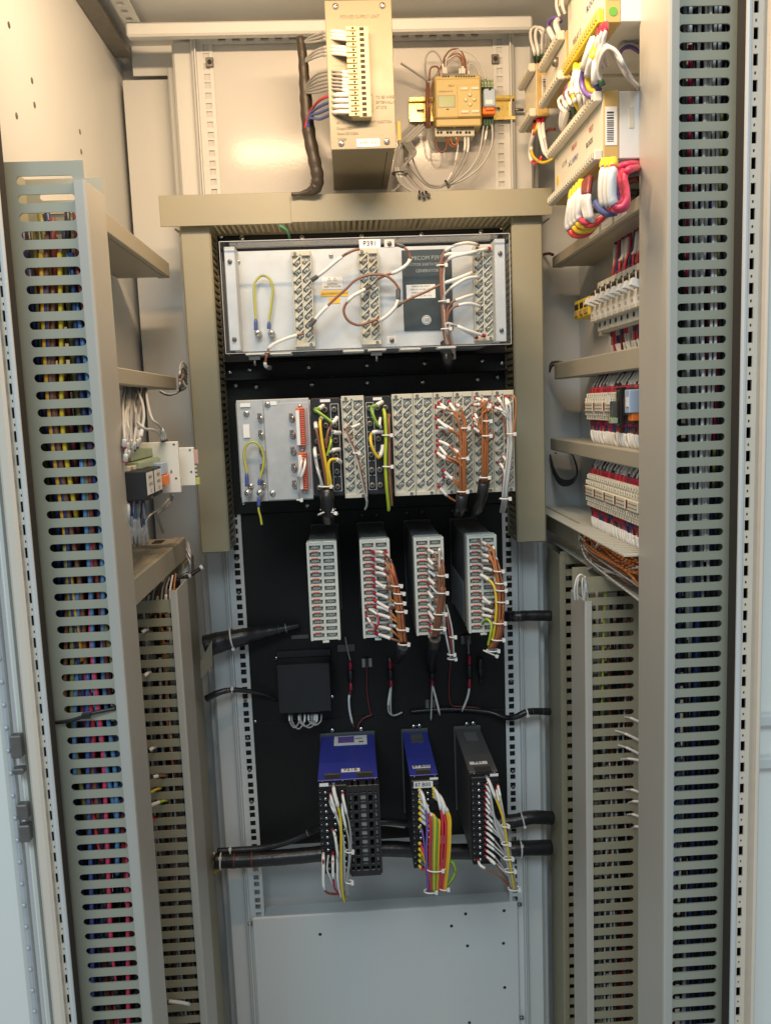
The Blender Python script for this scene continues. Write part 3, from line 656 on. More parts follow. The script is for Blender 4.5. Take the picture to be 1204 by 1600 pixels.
jx = [(684, 400), (684, 405), (690, 410), (690, 410), (693, 455), (695, 478), (697, 485), (693, 505), (688, 412), (696, 508)]
for i, ((u, v, y), (ju, jv)) in enumerate(zip(tr, jx)):
    mids = [(u, v, y), ((u*.6+ju*.4), v*.75+jv*.25-7+(i % 3)*4, -.228), (ju+6, jv, -.230)]
    end = [(690+i % 3*2, 470+i, -.229), (693+i*.8, 520, -.226), (698+i*1.2, 546, -.215), (701+i, 560, -.19)]
    end = [e for e in end if e[1] > jv+12]
    wire(wq, U(*(mids+end)), [wbrown, wbrown, wlgrey, wbrown, wgrey][i % 5], .0018, [(.03, .30)], lug=wcrim if i > 6 else None)
for v, u in ((415, 690), (471, 693), (514, 697)): tie(wq, P(u, v, -.2285), (0, 0, 1), .0075, .005)
MB().rings(U((697, 535, -.216), (699, 555, -.205), (700, 575, -.05)), .009, 10).build('sleeving', sleeve, wq)

# ================================================================== row 2: wide relay
r2 = thing('protection_relay', 'wide relay with zinc panel, orange connectors and rows of diagonal beige terminal blocks', 'relay')
Xa, Xb, Za, Zb = -.2005, .2005, 1.168, 1.3135
bx('case_body', zinc, r2, Xa+.004, Xb-.004, -.205, .0035, Za+.003, Zb-.003)
YF = -.222
def ux(u, Y=YF): return P(u, 700, Y).x
zp = bx('zinc_panel', zinc2, r2, ux(373), ux(486), YF, YF+.003, Za-.001, Zb, .0008)
bx('panel_seam', dsteel, zp, ux(414.5), ux(415.0), YF-.0003, YF+.001, Za, Zb-.002, 0); bx('panel_seam', dsteel, zp, ux(440), ux(440.6), YF-.0002, YF+.001, Za, Zb-.002, 0)
zp2 = bx('inner_bracket', zinc2, r2, ux(415.5), ux(486), YF-.0016, YF-.0004, Za+.0005, Zb-.006, .0005)
for u0, u1, v0, v1 in ((375, 391, 630, 636), (422, 432, 627, 633), (380, 390, 663, 684)): plate(zp, 'label', labelw, u0, u1, v0, v1, YF-.0023)
for u, v in ((385, 646), (418, 632), (426, 771), (386, 771), (392, 760)): screw(zp, P(u, v, YF-.0005 if u < 414 else YF-.0018), 'b')
for u in (407, 456):
    for i, v in enumerate((652, 678, 704, 730, 756)):
        q = P(u+(i*1.2), v, YF-.002); o = MB().box(q.x-.0035, q.x+.001, q.y-.006, q.y, q.z-.001, q.z+.006, .0006).build('panel_clip', dsteel, zp); screw(o, (q.x, q.y-.002, q.z-.002), 'b')
# orange plug connectors
for (va, vb, n) in ((637, 697, 17), (707, 766, 17)):
    uo = 470 if va < 700 else 474
    x0, x1, z0, z1 = rect(uo-7, uo+6, va, vb, YF-.016)
    cb = bx('connector', orange, r2, x0, x1, YF-.012, YF-.0018, z0, z1, .0008)
    bx('connector_cover', wwhite, cb, x0-.0004, x0+(x1-x0)*.42, YF-.0165, YF-.0122, z0+.001, z1-.004, .0006)
    tm = None
    for i in range(n):
        z = z0+(z1-z0)*(i+.5)/n
        if tm is None: tm = MB().box(-.0026, .0026, -.0028, 0, -.0011, .0011, .0004).build('connector_pin', coral, cb); tm.location = (x0+(x1-x0)*.74, YF-.0121, z)
        else: inst(tm, cb, (x0+(x1-x0)*.74, YF-.0121, z))
    x2 = x1+.0035
    dots = MB()
    for i in range(n): dots.cyl((x2, YF-.0021, z0+(z1-z0)*(i+.5)/n), (x2, YF-.0016, z0+(z1-z0)*(i+.5)/n), .0009, 6)
    dots.build('pin_marks', coral, zp2)
    for z in (z1+.002, z0-.002): screw(cb, ((x0+x1)/2, YF-.003, z), 's')
# black CT terminal blocks
def ctblock(u0, u1, cols, bracket_right):
    x0, x1 = ux(u0), ux(u1); o = bx('current_terminal_block', blackp, r2, x0, x1, YF-.004, -.205, Za+.003, Zb-.001, .0015)
    w = x1-x0; h = Zb-Za
    plate_ = bx('label', labelw, o, x0+w*.33, x0+w*.66, YF-.0046, YF-.004, Zb-.007, Zb-.003, 0)
    for r in range(6):
        for c in range(3):
            z = Zb-.018-r*(h-.03)/5.2; x = x0+w*(.18+.30*c)
            k = MB().rings([(0, 0, 0), (0, -.004, 0), (0, -.0046, 0)], [.0046, .0042, .003], 10); k.cur = 1; k.cyl((0, -.0046, 0), (0, -.0048, 0), .0022, 6)
            if r == 0 and c == 0 and not hasattr(ctblock, 'mesh'):
                s_ = k.build('stud', [dsteel, hole], o); ctblock.mesh = s_.data
            else:
                s_ = bpy.data.objects.new('stud', ctblock.mesh); COL.objects.link(s_); s_.parent = o
            s_.location = (x, YF-.004, z)
    # white printed link lines
    M = MB()
    xs = (x0+w*.66, x0+w*.92) if bracket_right else (x0+w*.06, x0+w*.34)
    for x in xs: M.box(x-.0004, x+.0004, YF-.0044, YF-.004, Za+.010, Zb-.010, 0)
    for i in range(7):
        z = Za+.010+(h-.02)*i/6
        if i in (0, 6): M.box(xs[0], xs[1], YF-.0044, YF-.004, z-.0004, z+.0004, 0)
        else: M.box(xs[0], xs[0]+.004, YF-.0044, YF-.004, z-.0004, z+.0004, 0); M.box(xs[1]-.004, xs[1], YF-.0044, YF-.004, z-.0004, z+.0004, 0)
    M.build('printed_lines', wlgrey, o)
    return o
ctblock(488, 535, 3, True); ctblock(571.5, 613, 3, False)
for u0, u1 in ((536, 571), (614, 646.5), (647.2, 677.5), (678.2, 708.5), (709.2, 738.5), (739.2, 769.5), (770.2, 802)):
    midos(r2, ux(u0), ux(u1), Za-.001, Zb+.0005, YF-.006)
earth('yellow-green earth loop with tail on the zinc panel of the wide relay', [(386, 760), (385, 735), (381, 715), (383, 700), (389, 692), (398, 691), (406, 697), (412, 712), (411, 730), (407, 745), (405, 758)], -.236, [(387, 770), (406, 770)], tail=[(405, 778), (404, 795), (407, 808), (409, 820)])
YB = -.246
def bundle(label, wires, ties=(), sl=None, group='looms on the relays'):
    t = thing('wire_loom', label, 'wiring', group)
    for w in wires: wire(t, U(*w[0]), w[1], w[2] if len(w) > 2 else .0014, w[3] if len(w) > 3 else (), lug=w[4] if len(w) > 4 else None, lug2=w[5] if len(w) > 5 else None)
    for u, v, Y, rx, ry in ties: tie(t, P(u, v, Y), (0.02, 0, 1), rx, ry)
    return t
# orange connector wires
bundle('two white wires from the lower orange connector', [([(472, 715, -.242), (470, 725, -.250), (467, 740, -.250), (465, 752, -.245), (466, 770, -.24), (469, 780, -.23)], wlgrey, .0013, [(.1, .5)]), ([(477, 717, -.242), (476, 728, -.250), (472, 742, -.250), (467, 754, -.245), (467, 770, -.239), (470, 781, -.23)], wlgrey, .0013, [(.08, .5)])], [(468, 781, -.231, .004, .004)])
# first CT loom
ct = bundle('yellow, brown and green-yellow wires on the left black terminal block of the wide relay', [
    ([(505, 634, -.232), (499, 638, YB), (492, 640, YB), (500, 646, -.25), (512, 655, -.25), (520, 660, -.25), (527, 652, -.245)], (wlime, wgreen), .0022, [(.0, .18), (.8, 1)]),
    ([(493, 660, -.236), (494, 670, -.25), (498, 690, -.252), (504, 720, -.252), (508, 745, -.25), (510, 762, -.245)], wbrown, .0022, [(0.03, .2)]),
    ([(503, 652, -.236), (500, 660, -.25), (503, 690, -.254), (508, 720, -.254), (512, 745, -.25), (513, 762, -.245)], wyel, .0022, [(0, .12)]),
    ([(519, 663, -.236), (513, 672, -.25), (510, 690, -.252), (510, 700, -.25)], wbrown, .0019),
    ([(516, 683, -.236), (517, 690, -.25), (514, 702, -.25), (511, 712, -.248)], (wlime, wgreen), .0021),
    ([(531, 676, -.236), (524, 676, -.248), (518, 673, -.25)], wgrey, .0022, [(0, .7)]), ([(530, 702, -.236), (522, 703, -.248), (514, 707, -.25)], wgrey, .0022, [(0, .7)]),
    ([(532, 722, -.236), (525, 718, -.248), (516, 719, -.252), (513, 730, -.252), (516, 750, -.25), (517, 762, -.245)], wyel, .0022, [(0, .2)]),
    ([(492, 700, -.236), (492, 708, -.25), (496, 730, -.252), (501, 750, -.25), (505, 762, -.245)], wlgrey, .0019, [(.02, .35)]),
    ([(492, 716, -.236), (495, 730, -.252), (500, 748, -.25), (503, 762, -.245)], wwhite, .0016)], [(509, 760, -.2465, .0105, .006)])
MB().rings(U((510, 764, -.244), (511, 780, -.243), (512, 796, -.238), (513, 812, -.22)), [.0095, .0105, .0105, .0095], 12).build('sleeving', sleeve, ct)
for dx in (-1, 1): tie(ct, P(512+dx*2, 800, -.236), (.3*dx, .2, 1), .013, .010)
bundle('brown and grey pair on the single beige block of the wide relay', [([(563, 662, -.236), (552, 667, YB), (541, 669, YB), (546, 685, -.25), (555, 705, -.25), (562, 730, -.25), (569, 760, -.245), (572, 780, -.235), (573, 792, -.22)], wbrown, .0015, [(.02, .16)]),
    ([(541, 668, -.240), (542, 680, -.248), (552, 703, -.25), (560, 730, -.25), (567, 760, -.245), (573, 785, -.235), (570, 796, -.22)], wlgrey, .0015), ([(564, 715, -.24), (563, 730, -.248), (567, 755, -.246), (574, 785, -.236)], wgrey, .0015)], [(557, 708, -.2505, .005, .004)])
bundle('green-yellow and orange earth wires on the right black terminal block of the wide relay', [
    ([(597, 628, -.236), (588, 633, YB), (580, 637, YB), (583, 650, -.25), (589, 663, -.248), (595, 667, -.24)], (wlime, wgreen), .0022, [(.0, .2)]),
    ([(594, 653, -.236), (593, 663, -.246), (595, 668, -.24)], wwhite, .0022), ([(597, 675, -.236), (585, 675, YB), (579, 681, YB), (580, 695, -.25), (586, 709, -.248), (592, 715, -.245), (597, 704, -.24), (598, 696, -.236)], wyel, .0022, [(0, .2), (.75, 1)]),
    ([(599, 640, -.236), (601, 648, -.25), (603, 680, -.254), (602, 720, -.254), (604, 760, -.25), (607, 790, -.24), (607, 797, -.235)], (wlime, wgreen), .0026),
    ([(606, 648, -.236), (607, 660, -.25), (608, 690, -.252), (608, 730, -.252), (610, 765, -.248), (612, 790, -.24)], wbrown, .0022), ([(608, 648, -.236), (607, 665, -.248), (607, 690, -.25), (607, 720, -.25)], wor, .0018)],
    [(605, 680, -.2525, .0075, .005), (606, 729, -.2525, .0075, .005)])
# four brown looms on the right blocks
RB = random.Random(5)
wor2 = mat('copper_brown_pvc', (0.33, 0.115, 0.035), 0.42, var=.25, scale=18)
def comb_loom(label, src, spine, m, r, ties, skin, spread=4.5, grey=0.0, lugm=wcrim):
    """wires gathered from many terminals into one run"""
    ws = []
    for i, (u, v) in enumerate(src):
        k = next((j for j, s in enumerate(spine) if s[1] > v+14), len(spine)-1)
        off = RB.uniform(-spread, spread); y0 = RB.uniform(-.004, .004)
        pts = [(u, v, -.236)]; su, sv, sy = spine[k]
        mu, mv = u*.5+(su+off)*.5+RB.uniform(-4, 4), v*.6+min(sv, v+30)*.4-2+RB.uniform(-6, 9)
        pts.append((mu, mv, sy-.001))
        for j in range(k, len(spine)): pts.append((spine[j][0]+off, spine[j][1], spine[j][2]+y0))
        L = max(1, len(pts)-1)
        mm = m if RB.random() > grey else wlgrey
        ws.append((pts, mm, r, [(.03, .9/L)], lugm))
    return bundle(label, ws, ties)
sp1 = [(722, 655, -.252), (723, 690, -.256), (722, 730, -.256), (723, 768, -.25), (722, 790, -.235)]
src = [(684, 628), (700, 627), (712, 632), (680, 636), (690, 643), (702, 642), (680, 653), (688, 660), (682, 668), (694, 675), (682, 688), (684, 695), (680, 705), (683, 713), (690, 733), (692, 745), (683, 758), (706, 700), (708, 715)]
l1 = comb_loom('orange-brown loom gathered on the third and fourth full beige blocks of the wide relay', src, sp1, wor2, .0016, [(726, 669, -.257, .007, .005), (724, 716, -.257, .007, .005), (723, 768, -.252, .008, .006)], None)
MB().rings(U((722, 772, -.25), (720, 790, -.243), (716, 800, -.22)), .0085, 10).build('sleeving', sleeve, l1)
sp2 = [(756, 650, -.252), (757, 690, -.256), (757, 720, -.256), (757, 745, -.252), (754, 765, -.24), (748, 792, -.21)]
src = [(742, 622), (750, 625), (756, 624), (760, 624), (738, 633), (741, 646), (738, 652), (740, 660), (738, 668), (762, 626), (766, 630)]
l2 = comb_loom('second orange-brown loom, gathered beside the narrow rightmost blocks of the wide relay', src, sp2, wor2, .0016, [(761, 658, -.257, .006, .005), (760, 681, -.257, .007, .005), (757, 746, -.254, .008, .006)], None, 4.0)
MB().rings(U((756, 752, -.25), (753, 772, -.24), (745, 795, -.21), (738, 800, -.19)), .0085, 10).build('sleeving', sleeve, l2)
wire(l2, U((762, 668, -.252), (770, 676, -.258), (770, 685, -.258), (762, 688, -.252)), wbrown, .0013)
sp3 = [(796, 660, -.252), (797, 690, -.256), (795, 720, -.256), (790, 760, -.252), (788, 785, -.24), (785, 800, -.2)]
src = [(776, 620), (788, 620), (794, 622), (770, 636), (779, 632), (784, 712), (779, 723), (790, 620)]
l3 = comb_loom('pale grey and brown loom hanging along the right edge of the wide relay', src, sp3, wlgrey, .0015, [(798, 678, -.2575, .006, .005), (789, 779, -.249, .008, .006)], None, 4.0)
wire(l3, U((790, 621, -.24), (799, 617, -.252), (805, 625, -.256), (805, 650, -.256), (799, 690, -.256)), wor, .0014); wire(l3, U((784, 640, -.25), (793, 700, -.252), (786, 740, -.252), (785, 780, -.245)), wbrown, .0016)

# ================================================================== row 3: four narrow relays
def comb_terminal(parent, x0, x1, z0, z1, yf, label=None):
    M = MB(); w = x1-x0; n = 14
    M.box(x0, x1, yf+.008, yf+.024, z0, z1, .001)
    xs = [x0, x0+w*.085, x0+w*.46, x0+w*.54, x0+w*.90, x1]
    pit = (z1-z0-.006)/n
    for a, b in ((xs[0], xs[1]), (xs[2], xs[3]), (xs[4], xs[5])): M.box(a, b, yf, yf+.008, z0, z1, .0008)
    for i in range(n+1):
        z = z1-.003-i*pit
        for a, b in ((xs[1], xs[2]), (xs[3], xs[4])): M.box(a, b, yf+.0004, yf+.008, z-.0016, z+.0016, 0)
    M.box((x0+x1)/2-.005, (x0+x1)/2+.005, yf, yf+.02, z0-.0035, z0, .0006)
    o = M.build('terminal_block', termw, parent)
    for i in range(n):
        z = z1-.003-(i+.5)*pit
        for c, (a, b) in enumerate(((xs[1], xs[2]), (xs[3], xs[4]))):
            if not hasattr(comb_terminal, 'scr'):
                k = MB(); k.box(-.0075, .0075, 0, .001, -.0034, .0034, 0); k.cur = 1; k.box(-.006, .006, -.003, 0, -.0022, .0022, .0008); k.rings([(0, -.003, 0), (0, -.0048, 0)], .0023, 8); k.cur = 0; k.obox((0, -.0049, 0), (.8, 0, .6), (-.6, 0, .8), (0, 1, 0), .0021, .0004, .0002)
                s_ = k.build('terminal', [pock3, clampm], o); comb_terminal.scr = s_.data
            else:
                s_ = bpy.data.objects.new('terminal', comb_terminal.scr); COL.objects.link(s_); s_.parent = o
            s_.location = ((a+b)/2, yf+.0078, z)
            if c == 0 and i > 0:
                if not hasattr(comb_terminal, 'tab'):
                    t_ = MB().box(-.0052, .0052, -.0045, 0, -.0009, .0009, .0003).build('red_tab', coral, o); comb_terminal.tab = t_.data
                else:
                    t_ = bpy.data.objects.new('red_tab', comb_terminal.tab); COL.objects.link(t_); t_.parent = o
                t_.location = ((a+b)/2-.0005, yf+.0042, z+pit*.5-.0006)
    return o
R3 = [(-.1047, 'bare cream terminals, no wires, leftmost of the four'), (-.0255, 'white-sleeved wires fanning to a red-brown loom, second of the four'), (.0555, 'brown loom down its right side, third of the four'), (.1355, 'thick loom with yellow-green wire, rightmost of the four')]
for x, d in R3:
    t = thing('auxiliary_relay', 'narrow dark-cased relay with '+d, 'relay', 'narrow relays with cream terminals')
    bx('case', relaygrey, t, x, x+.0440, -.166, .003, .9485, 1.0975, .002)
    bx('flange', relaygrey, t, x-.0018, x+.0458, -.006, .0025, .9465, 1.0995, .002)
    ck = bx('top_clip', charcoal, t, x+.012, x+.030, -.14, -.085, 1.0977, 1.0985, .0003)
    bx('terminal_carrier', termw, t, x+.002, x+.0425, -.178, -.1665, .947, 1.099, .0015)
    comb_terminal(t, x-.0003, x+.0447, .9490, 1.1000, -.203)
    if x > .13:
        for i in range(12): bx('cooling_rib', relaygrey, t, x-.0017, x-.0003, -.155+i*.012, -.1505+i*.012, .955, 1.02, 0)
def x2u(x, z, Y):   # place -> photograph point (for starting wires at built terminals)
    w = Vector((x, Y, z))-CAM; return (602+F*w.dot(rt)/w.dot(fw), 800+F*w.dot(dn)/w.dot(fw), Y)
def relay_loom(label, x, rowsL, rowsR, spine, mats, ties, lugm, spread=5, seed=1, sleeve_from=None, marker=True):
    rr = random.Random(seed); ws = []
    pit = (.151-.006)/14
    for c, rows in ((0, rowsL), (1, rowsR)):
        for i in rows:
            z = 1.100-.003-(i+.5)*pit; xx = x+(.0447*(.40 if c == 0 else .86))
            a = x2u(xx, z, -.203)
            k = next((j for j, s in enumerate(spine) if s[1] > a[1]+8), len(spine)-1)
            off = rr.uniform(-spread, spread); y0 = rr.uniform(-.003, .005)
            mid = ((a[0]*.45+(spine[k][0]+off)*.55), a[1]+rr.uniform(0, 15), -.222+rr.uniform(-.004, .004))
            pts = [a, mid]+[(s[0]+off, s[1], s[2]+y0) for s in spine[k:]]
            L = len(pts)-1
            ws.append((pts, rr.choice(mats), .0018, [(.06, 1.02/L)] if marker else (), lugm))
    return bundle(label, ws, ties)
s2 = [(607, 880, -.226), (613, 900, -.232), (619, 925, -.234), (624, 950, -.234), (627, 980, -.232), (630, 1003, -.226)]
g2 = relay_loom('red-brown loom with white markers on the second cream terminal column', R3[1][0], [1, 2, 3, 4, 5, 6, 7, 8, 9, 10, 12, 13], [1, 2, 3, 4, 5, 6, 9, 12], s2, [wor, wbrown, wmar, wor], [(620, 915, -.235, .0085, .006), (624, 927, -.236, .0085, .006), (625, 942, -.236, .0085, .006), (627, 955, -.236, .0085, .006), (629, 983, -.234, .009, .007), (631, 1006, -.228, .009, .007)], wcrim, 5, 2)
wire(g2, U((572, 950, -.206), (582, 955, -.222), (590, 962, -.226), (591, 975, -.224), (586, 985, -.21)), wred, .0014, [(.05, .45)], wcrim); wire(g2, U((572, 962, -.206), (578, 972, -.222), (585, 983, -.212)), wred, .0014, [(.05, .9)], wcrim)
MB().rings(U((630, 1008, -.226), (626, 1018, -.20), (620, 1030, -.06)), .009, 10).build('sleeving', sleeve, g2)
s3 = [(686, 860, -.228), (690, 890, -.236), (690, 920, -.238), (688, 945, -.238), (684, 970, -.236), (679, 995, -.228)]
g3 = relay_loom('brown and grey loom running down the third cream terminal column', R3[2][0], [1, 2, 3, 4, 5, 7, 9, 10], [1, 2, 3, 5, 6], s3, [wor, wbrown, wbrown, wgrey, wbrown], [(691, 899, -.239, .008, .006), (691, 926, -.240, .009, .006), (688, 959, -.240, .010, .006), (685, 982, -.237, .011, .007)], None, 5, 3)
for c_, i in ((0, 6), (0, 11), (0, 12), (0, 13)): 
    a = x2u(R3[2][0]+.0447*.42, 1.097-(i+.5)*.01036, -.204); wire(g3, U(a, (a[0]+6, a[1]+5, -.218), (a[0]+14, a[1]+14, -.226)), wwhite, .0014, (), wcrim)
MB().rings(U((679, 996, -.228), (676, 1010, -.20), (674, 1030, -.10), (674, 1045, -.01)), .009, 10).build('sleeving', sleeve, g3)
bundle('thin maroon and grey strand beside the third cream terminal column', [([(697, 955, -.21), (699, 970, -.22), (702, 990, -.224), (705, 1010, -.222), (706, 1026, -.21)], wmar, .0021), ([(697, 945, -.21), (702, 965, -.221), (706, 985, -.224), (708, 1010, -.222), (709, 1028, -.21)], wlgrey, .0014), ([(692, 970, -.21), (696, 990, -.222), (700, 1010, -.222), (704, 1028, -.21)], wlgrey, .0016)], [(707, 995, -.225, .005, .004), (705, 1022, -.216, .006, .005), (706, 1029, -.21, .007, .005)])
s4 = [(772, 860, -.228), (778, 890, -.238), (782, 915, -.242), (783, 940, -.242), (782, 970, -.242), (778, 995, -.238), (768, 1012, -.228)]
g4 = relay_loom('thick red-brown loom with white ties on the rightmost cream terminal column', R3[3][0], [0, 1, 2, 3, 4, 5, 8, 9, 10, 11], [1, 2, 3, 5, 6], s4, [wor, wbrown, wmar, wor, wbrown], [(779, 892, -.240, .0075, .006), (782, 911, -.244, .008, .006), (783, 922, -.244, .008, .006), (784, 940, -.244, .009, .006), (780, 973, -.244, .010, .007), (778, 999, -.240, .010, .007), (770, 1016, -.230, .010, .007)], None, 5.5, 4)
wire(g4, U((750, 898, -.21), (762, 905, -.228), (772, 918, -.238), (775, 945, -.244), (773, 975, -.244), (769, 1000, -.238)), (wyel, wgreen), .002, [(.02, .22)]); wire(g4, U((753, 975, -.21), (760, 968, -.228), (767, 975, -.236), (766, 990, -.238), (762, 1008, -.23)), (wlime, wgreen), .0021)
for z in (6, 8, 10): 
    pass
tie(g4, P(766, 1021, -.226), (.5, .2, 1), .012, .008)

# ================================================================== row 4: boxes
def box4(label, x, w, mtop, mside, cat, tag, grp='transducer boxes at the bottom of the rack'):
    t = thing('transducer_box', label, cat, grp)
    bx('case', mside, t, x, x+w, -.178, .002, .566, .7145, .0015)
    bx('top_cover', mtop, t, x-.0008, x+w+.0008, -.180, -.004, .7147, .7165, .0008)
    bx('mount_flange', charcoal, t, x-.0025, x+w+.0025, -.003, .002, .562, .721, .001)
    return t
b1 = box4('large blue-topped box with dark grille front, left in the bottom row', -.1062, .0932, blue, blackp, 'transducer', '')
b2 = box4('narrow blue-topped box with yellow-lugged terminals, middle of the bottom row', .0390, .0432, blue, blackp, 'transducer', '')
b3 = box4('narrow charcoal box with crimson-lugged terminals, right in the bottom row', .1335, .0440, charcoal, charcoal, 'transducer', '')
for t, us in ((b1, ((519, 1141), (564, 1139))), (b2, ((646, 1135), (655, 1134))), (b3, ((729, 1131), (739, 1130)))):
    for u, v in us: screw(t, P(u, v, -.0035), 'b')
YT = .7167
def top_uv(u, v): # point on top covers
    r = ray(u, v); return CAM+r*((YT-CAM.z)/r.z)
def top_plate(parent, nm, m, u0, u1, v0, v1, s=None, size=.008, sm=ink, dz=0):
    a = top_uv(u0, (v0+v1)/2); b = top_uv(u1, (v0+v1)/2); c = top_uv((u0+u1)/2, v0); d = top_uv((u0+u1)/2, v1)
    o = bx(nm, m, parent, a.x, b.x, d.y, c.y, .7166+dz, .7171+dz, 0)
    if s: text(s, o, ((a.x+b.x)/2, (c.y+d.y)/2, .7171), size, sm, 'up')
    return o
lb = top_plate(b1, 'label', labelw, 522, 573, 1150, 1164); 
top_plate(lb, 'violet_stamp', wviolet, 528, 553, 1151.5, 1161, dz=.0004)
q = top_uv(563, 1154); bx('print', ink, lb, q.x-.010, q.x+.004, q.y-.001, q.y+.001, .7172, .7175, 0); q = top_uv(564, 1159); bx('print', ink, lb, q.x-.004, q.x+.004, q.y-.002, q.y+.002, .7172, .7175, 0)
top_plate(b1, 'name_tag', labelw, 533, 562, 1201, 1206, 'F21B', .011)
for u0, u1, v0, v1 in ((507, 531, 1209, 1217), (557, 582, 1206, 1214)):
    o = top_plate(b1, 'rating_plate', ink, u0, u1, v0, v1); top_plate(o, 'brass_line', gold, u0, u1, v0, v0+1.5, dz=.0004)
top_plate(b2, 'vent', charcoal, 641, 661, 1146, 1160); top_plate(b2, 'name_tag', labelw, 644, 672, 1196, 1200, '87.B00', .010)
o = top_plate(b2, 'rating_plate', ink, 650, 672, 1202, 1210); top_plate(o, 'brass_line', gold, 650, 672, 1202, 1203.3, dz=.0004)
top_plate(b3, 'vent', relaygrey, 726, 745, 1144, 1157); top_plate(b3, 'name_tag', labelw, 733, 761, 1190, 1194, 'F51', .010); top_plate(b3, 'rating_plate', ink, 741, 767, 1198, 1206)
for b, us in ((b1, ((503, 1221), (535, 1220), (554, 1219), (586, 1217))), (b2, ((647, 1214), (679, 1213))), (b3, ((740, 1209), (772, 1207)))):
    for u, v in us:
        q = top_uv(u, v); MB().cyl((q.x, q.y, .7165), (q.x, q.y, .7177), .0013, 8).build('rivet', steel, b)
# terminal faces
def term_face(b, x0, x1, cols, n=13):
    o = bx('terminal_strip', blackp, b, x0, x1, -.192, -.1785, .567, .713, .0012)
    for i in range(n+1):
        z = .708-i*(.138/n); MB().box(x0, x1, -.1965, -.1922, z-.0006, z+.0006, 0).build('barrier', blackp, o)
    for i in range(n):
        for c in cols:
            z = .708-(i+.5)*(.138/n)
            s_ = screw(o, (x0+(x1-x0)*c, -.1924, z), 's', name='terminal_screw')
        MB().cyl((x0+.0028, -.1922, .708-(i+.5)*(.138/n)), (x0+.0028, -.1926, .708-(i+.5)*(.138/n)), .0008, 6).build('index_dot', wlgrey, o)
    return o
term_face(b1, -.1062, -.0615, (.25, .55, .85)); term_face(b2, .0390, .0822, (.3, .6)); term_face(b3, .1335, .1775, (.28, .6))
# grille on the large box (empty module)
gr = MB(); gx0, gx1 = -.0605, -.0128
for f in (0, .16, .36, .64, .84, 1): gr.box(gx0+(gx1-gx0)*f-.002, gx0+(gx1-gx0)*f+.002, -.197, -.1785, .565, .713, .0004)
for i in range(9): z = .698-.0148*i; gr.box(gx0, gx1, -.1962, -.1787, z-.0023, z+.0023, .0004)
gr.box(gx0, gx1, -.1965, -.179, .561, .572, .001); gr.box(gx0, gx1, -.1965, -.179, .7015, .713, .001)
go = gr.build('front_grille', blackp, b1)
for i in range(8):
    for f0, f1 in ((.07, .15), (.40, .60), (.86, .95)):
        z = .690-.0148*i; MB().box(gx0+(gx1-gx0)*f0, gx0+(gx1-gx0)*f1, -.190, -.1788, z-.0042, z+.0042, .0006).build('socket_contact', clampm, go)
plate(b2, 'name_tag', labelw, 646, 676, 1221, 1231, -.1975); 
q = P(660, 1226, -.198); text('87.B00', b2, q, .009, ink)
plate(b1, 'label', labelw, 499, 513, 1224, 1229, -.1975); plate(b2, 'label', labelw, 671, 684, 1215, 1218, -.1975); plate(b3, 'label', labelw, 765, 778, 1209, 1213, -.1935)
# ---- wires of the bottom row
def mloom(label, ws, ties, grp='looms on the bottom boxes'): return bundle(label, ws, ties, group=grp)
yw = -.212
g = mloom('white-sleeved loom with green-yellow earth hanging from the large blue-topped box', [
    ([(521, 1224, -.196), (522, 1238, -.206), (528, 1260, yw), (532, 1280, yw), (533, 1310, -.218), (533, 1350, -.218), (534, 1385, -.216), (538, 1408, -.21), (540, 1400, -.20)], (wyel, wgreen), .0022, [(.07, .25)], wblue),
    ([(516, 1240, -.196), (518, 1250, yw), (524, 1268, yw), (530, 1288, yw), (534, 1320, -.214), (535, 1360, -.212), (538, 1395, -.205)], wlgrey, .0016, [(.05, .36)], wcrim),
    ([(515, 1249, -.196), (519, 1262, yw), (527, 1280, yw), (536, 1310, -.215), (538, 1350, -.213), (540, 1395, -.205)], wlgrey, .0016, [(.05, .3)], wcrim),
    ([(535, 1239, -.196), (536, 1248, -.208), (541, 1270, yw), (545, 1285, yw), (548, 1310, -.214), (547, 1340, -.214), (543, 1375, -.212), (544, 1400, -.205)], wgrey, .0016, [(.06, .3)], wcrim),
    ([(535, 1252, -.196), (535, 1268, -.209), (540, 1292, yw), (545, 1315, -.215), (545, 1345, -.215), (541, 1380, -.212), (541, 1402, -.205)], wgrey, .0016, [(.05, .35)], wcrim),
    ([(519, 1295, -.196), (523, 1305, yw), (526, 1325, -.214), (529, 1345, -.214), (531, 1370, -.212), (530, 1400, -.205)], wgrey, .0016, [(.1, .55)], wcrim),
    ([(520, 1332, -.196), (520, 1345, yw), (520, 1362, yw), (521, 1376, yw), (523, 1388, -.212), (530, 1396, -.205)], wcrim, .0017, [(.1, .55)], wcrim),
    ([(505, 1331, -.196), (505, 1345, yw), (505, 1365, yw), (505, 1382, -.212), (510, 1394, -.212), (522, 1397, -.208), (534, 1396, -.205)], wmar, .0019, [(.04, .6)]),
    ([(513, 1336, -.198), (511, 1358, -.208), (516, 1372, -.210), (524, 1392, -.208)], wlgrey, .0016),
    ([(527, 1320, -.205), (527, 1350, -.212), (528, 1380, -.211), (533, 1402, -.204)], wwhite, .0019),
    ([(538, 1350, -.208), (538, 1380, -.208), (536, 1404, -.20)], wblue, .0016), ([(537, 1350, -.209), (536, 1375, -.209), (534, 1400, -.20)], wor, .0016)], [(546, 1330, -.215, .007, .005), (546, 1378, -.213, .006, .005)])
L = [(wviolet, 666), (wred, 671), (wolive, 675), (wyel, 678), (wgreen, 681), (wamber, 685), (wred, 690), (wamber, 699), (wred, 695), (wyel, 702)]
ws = []
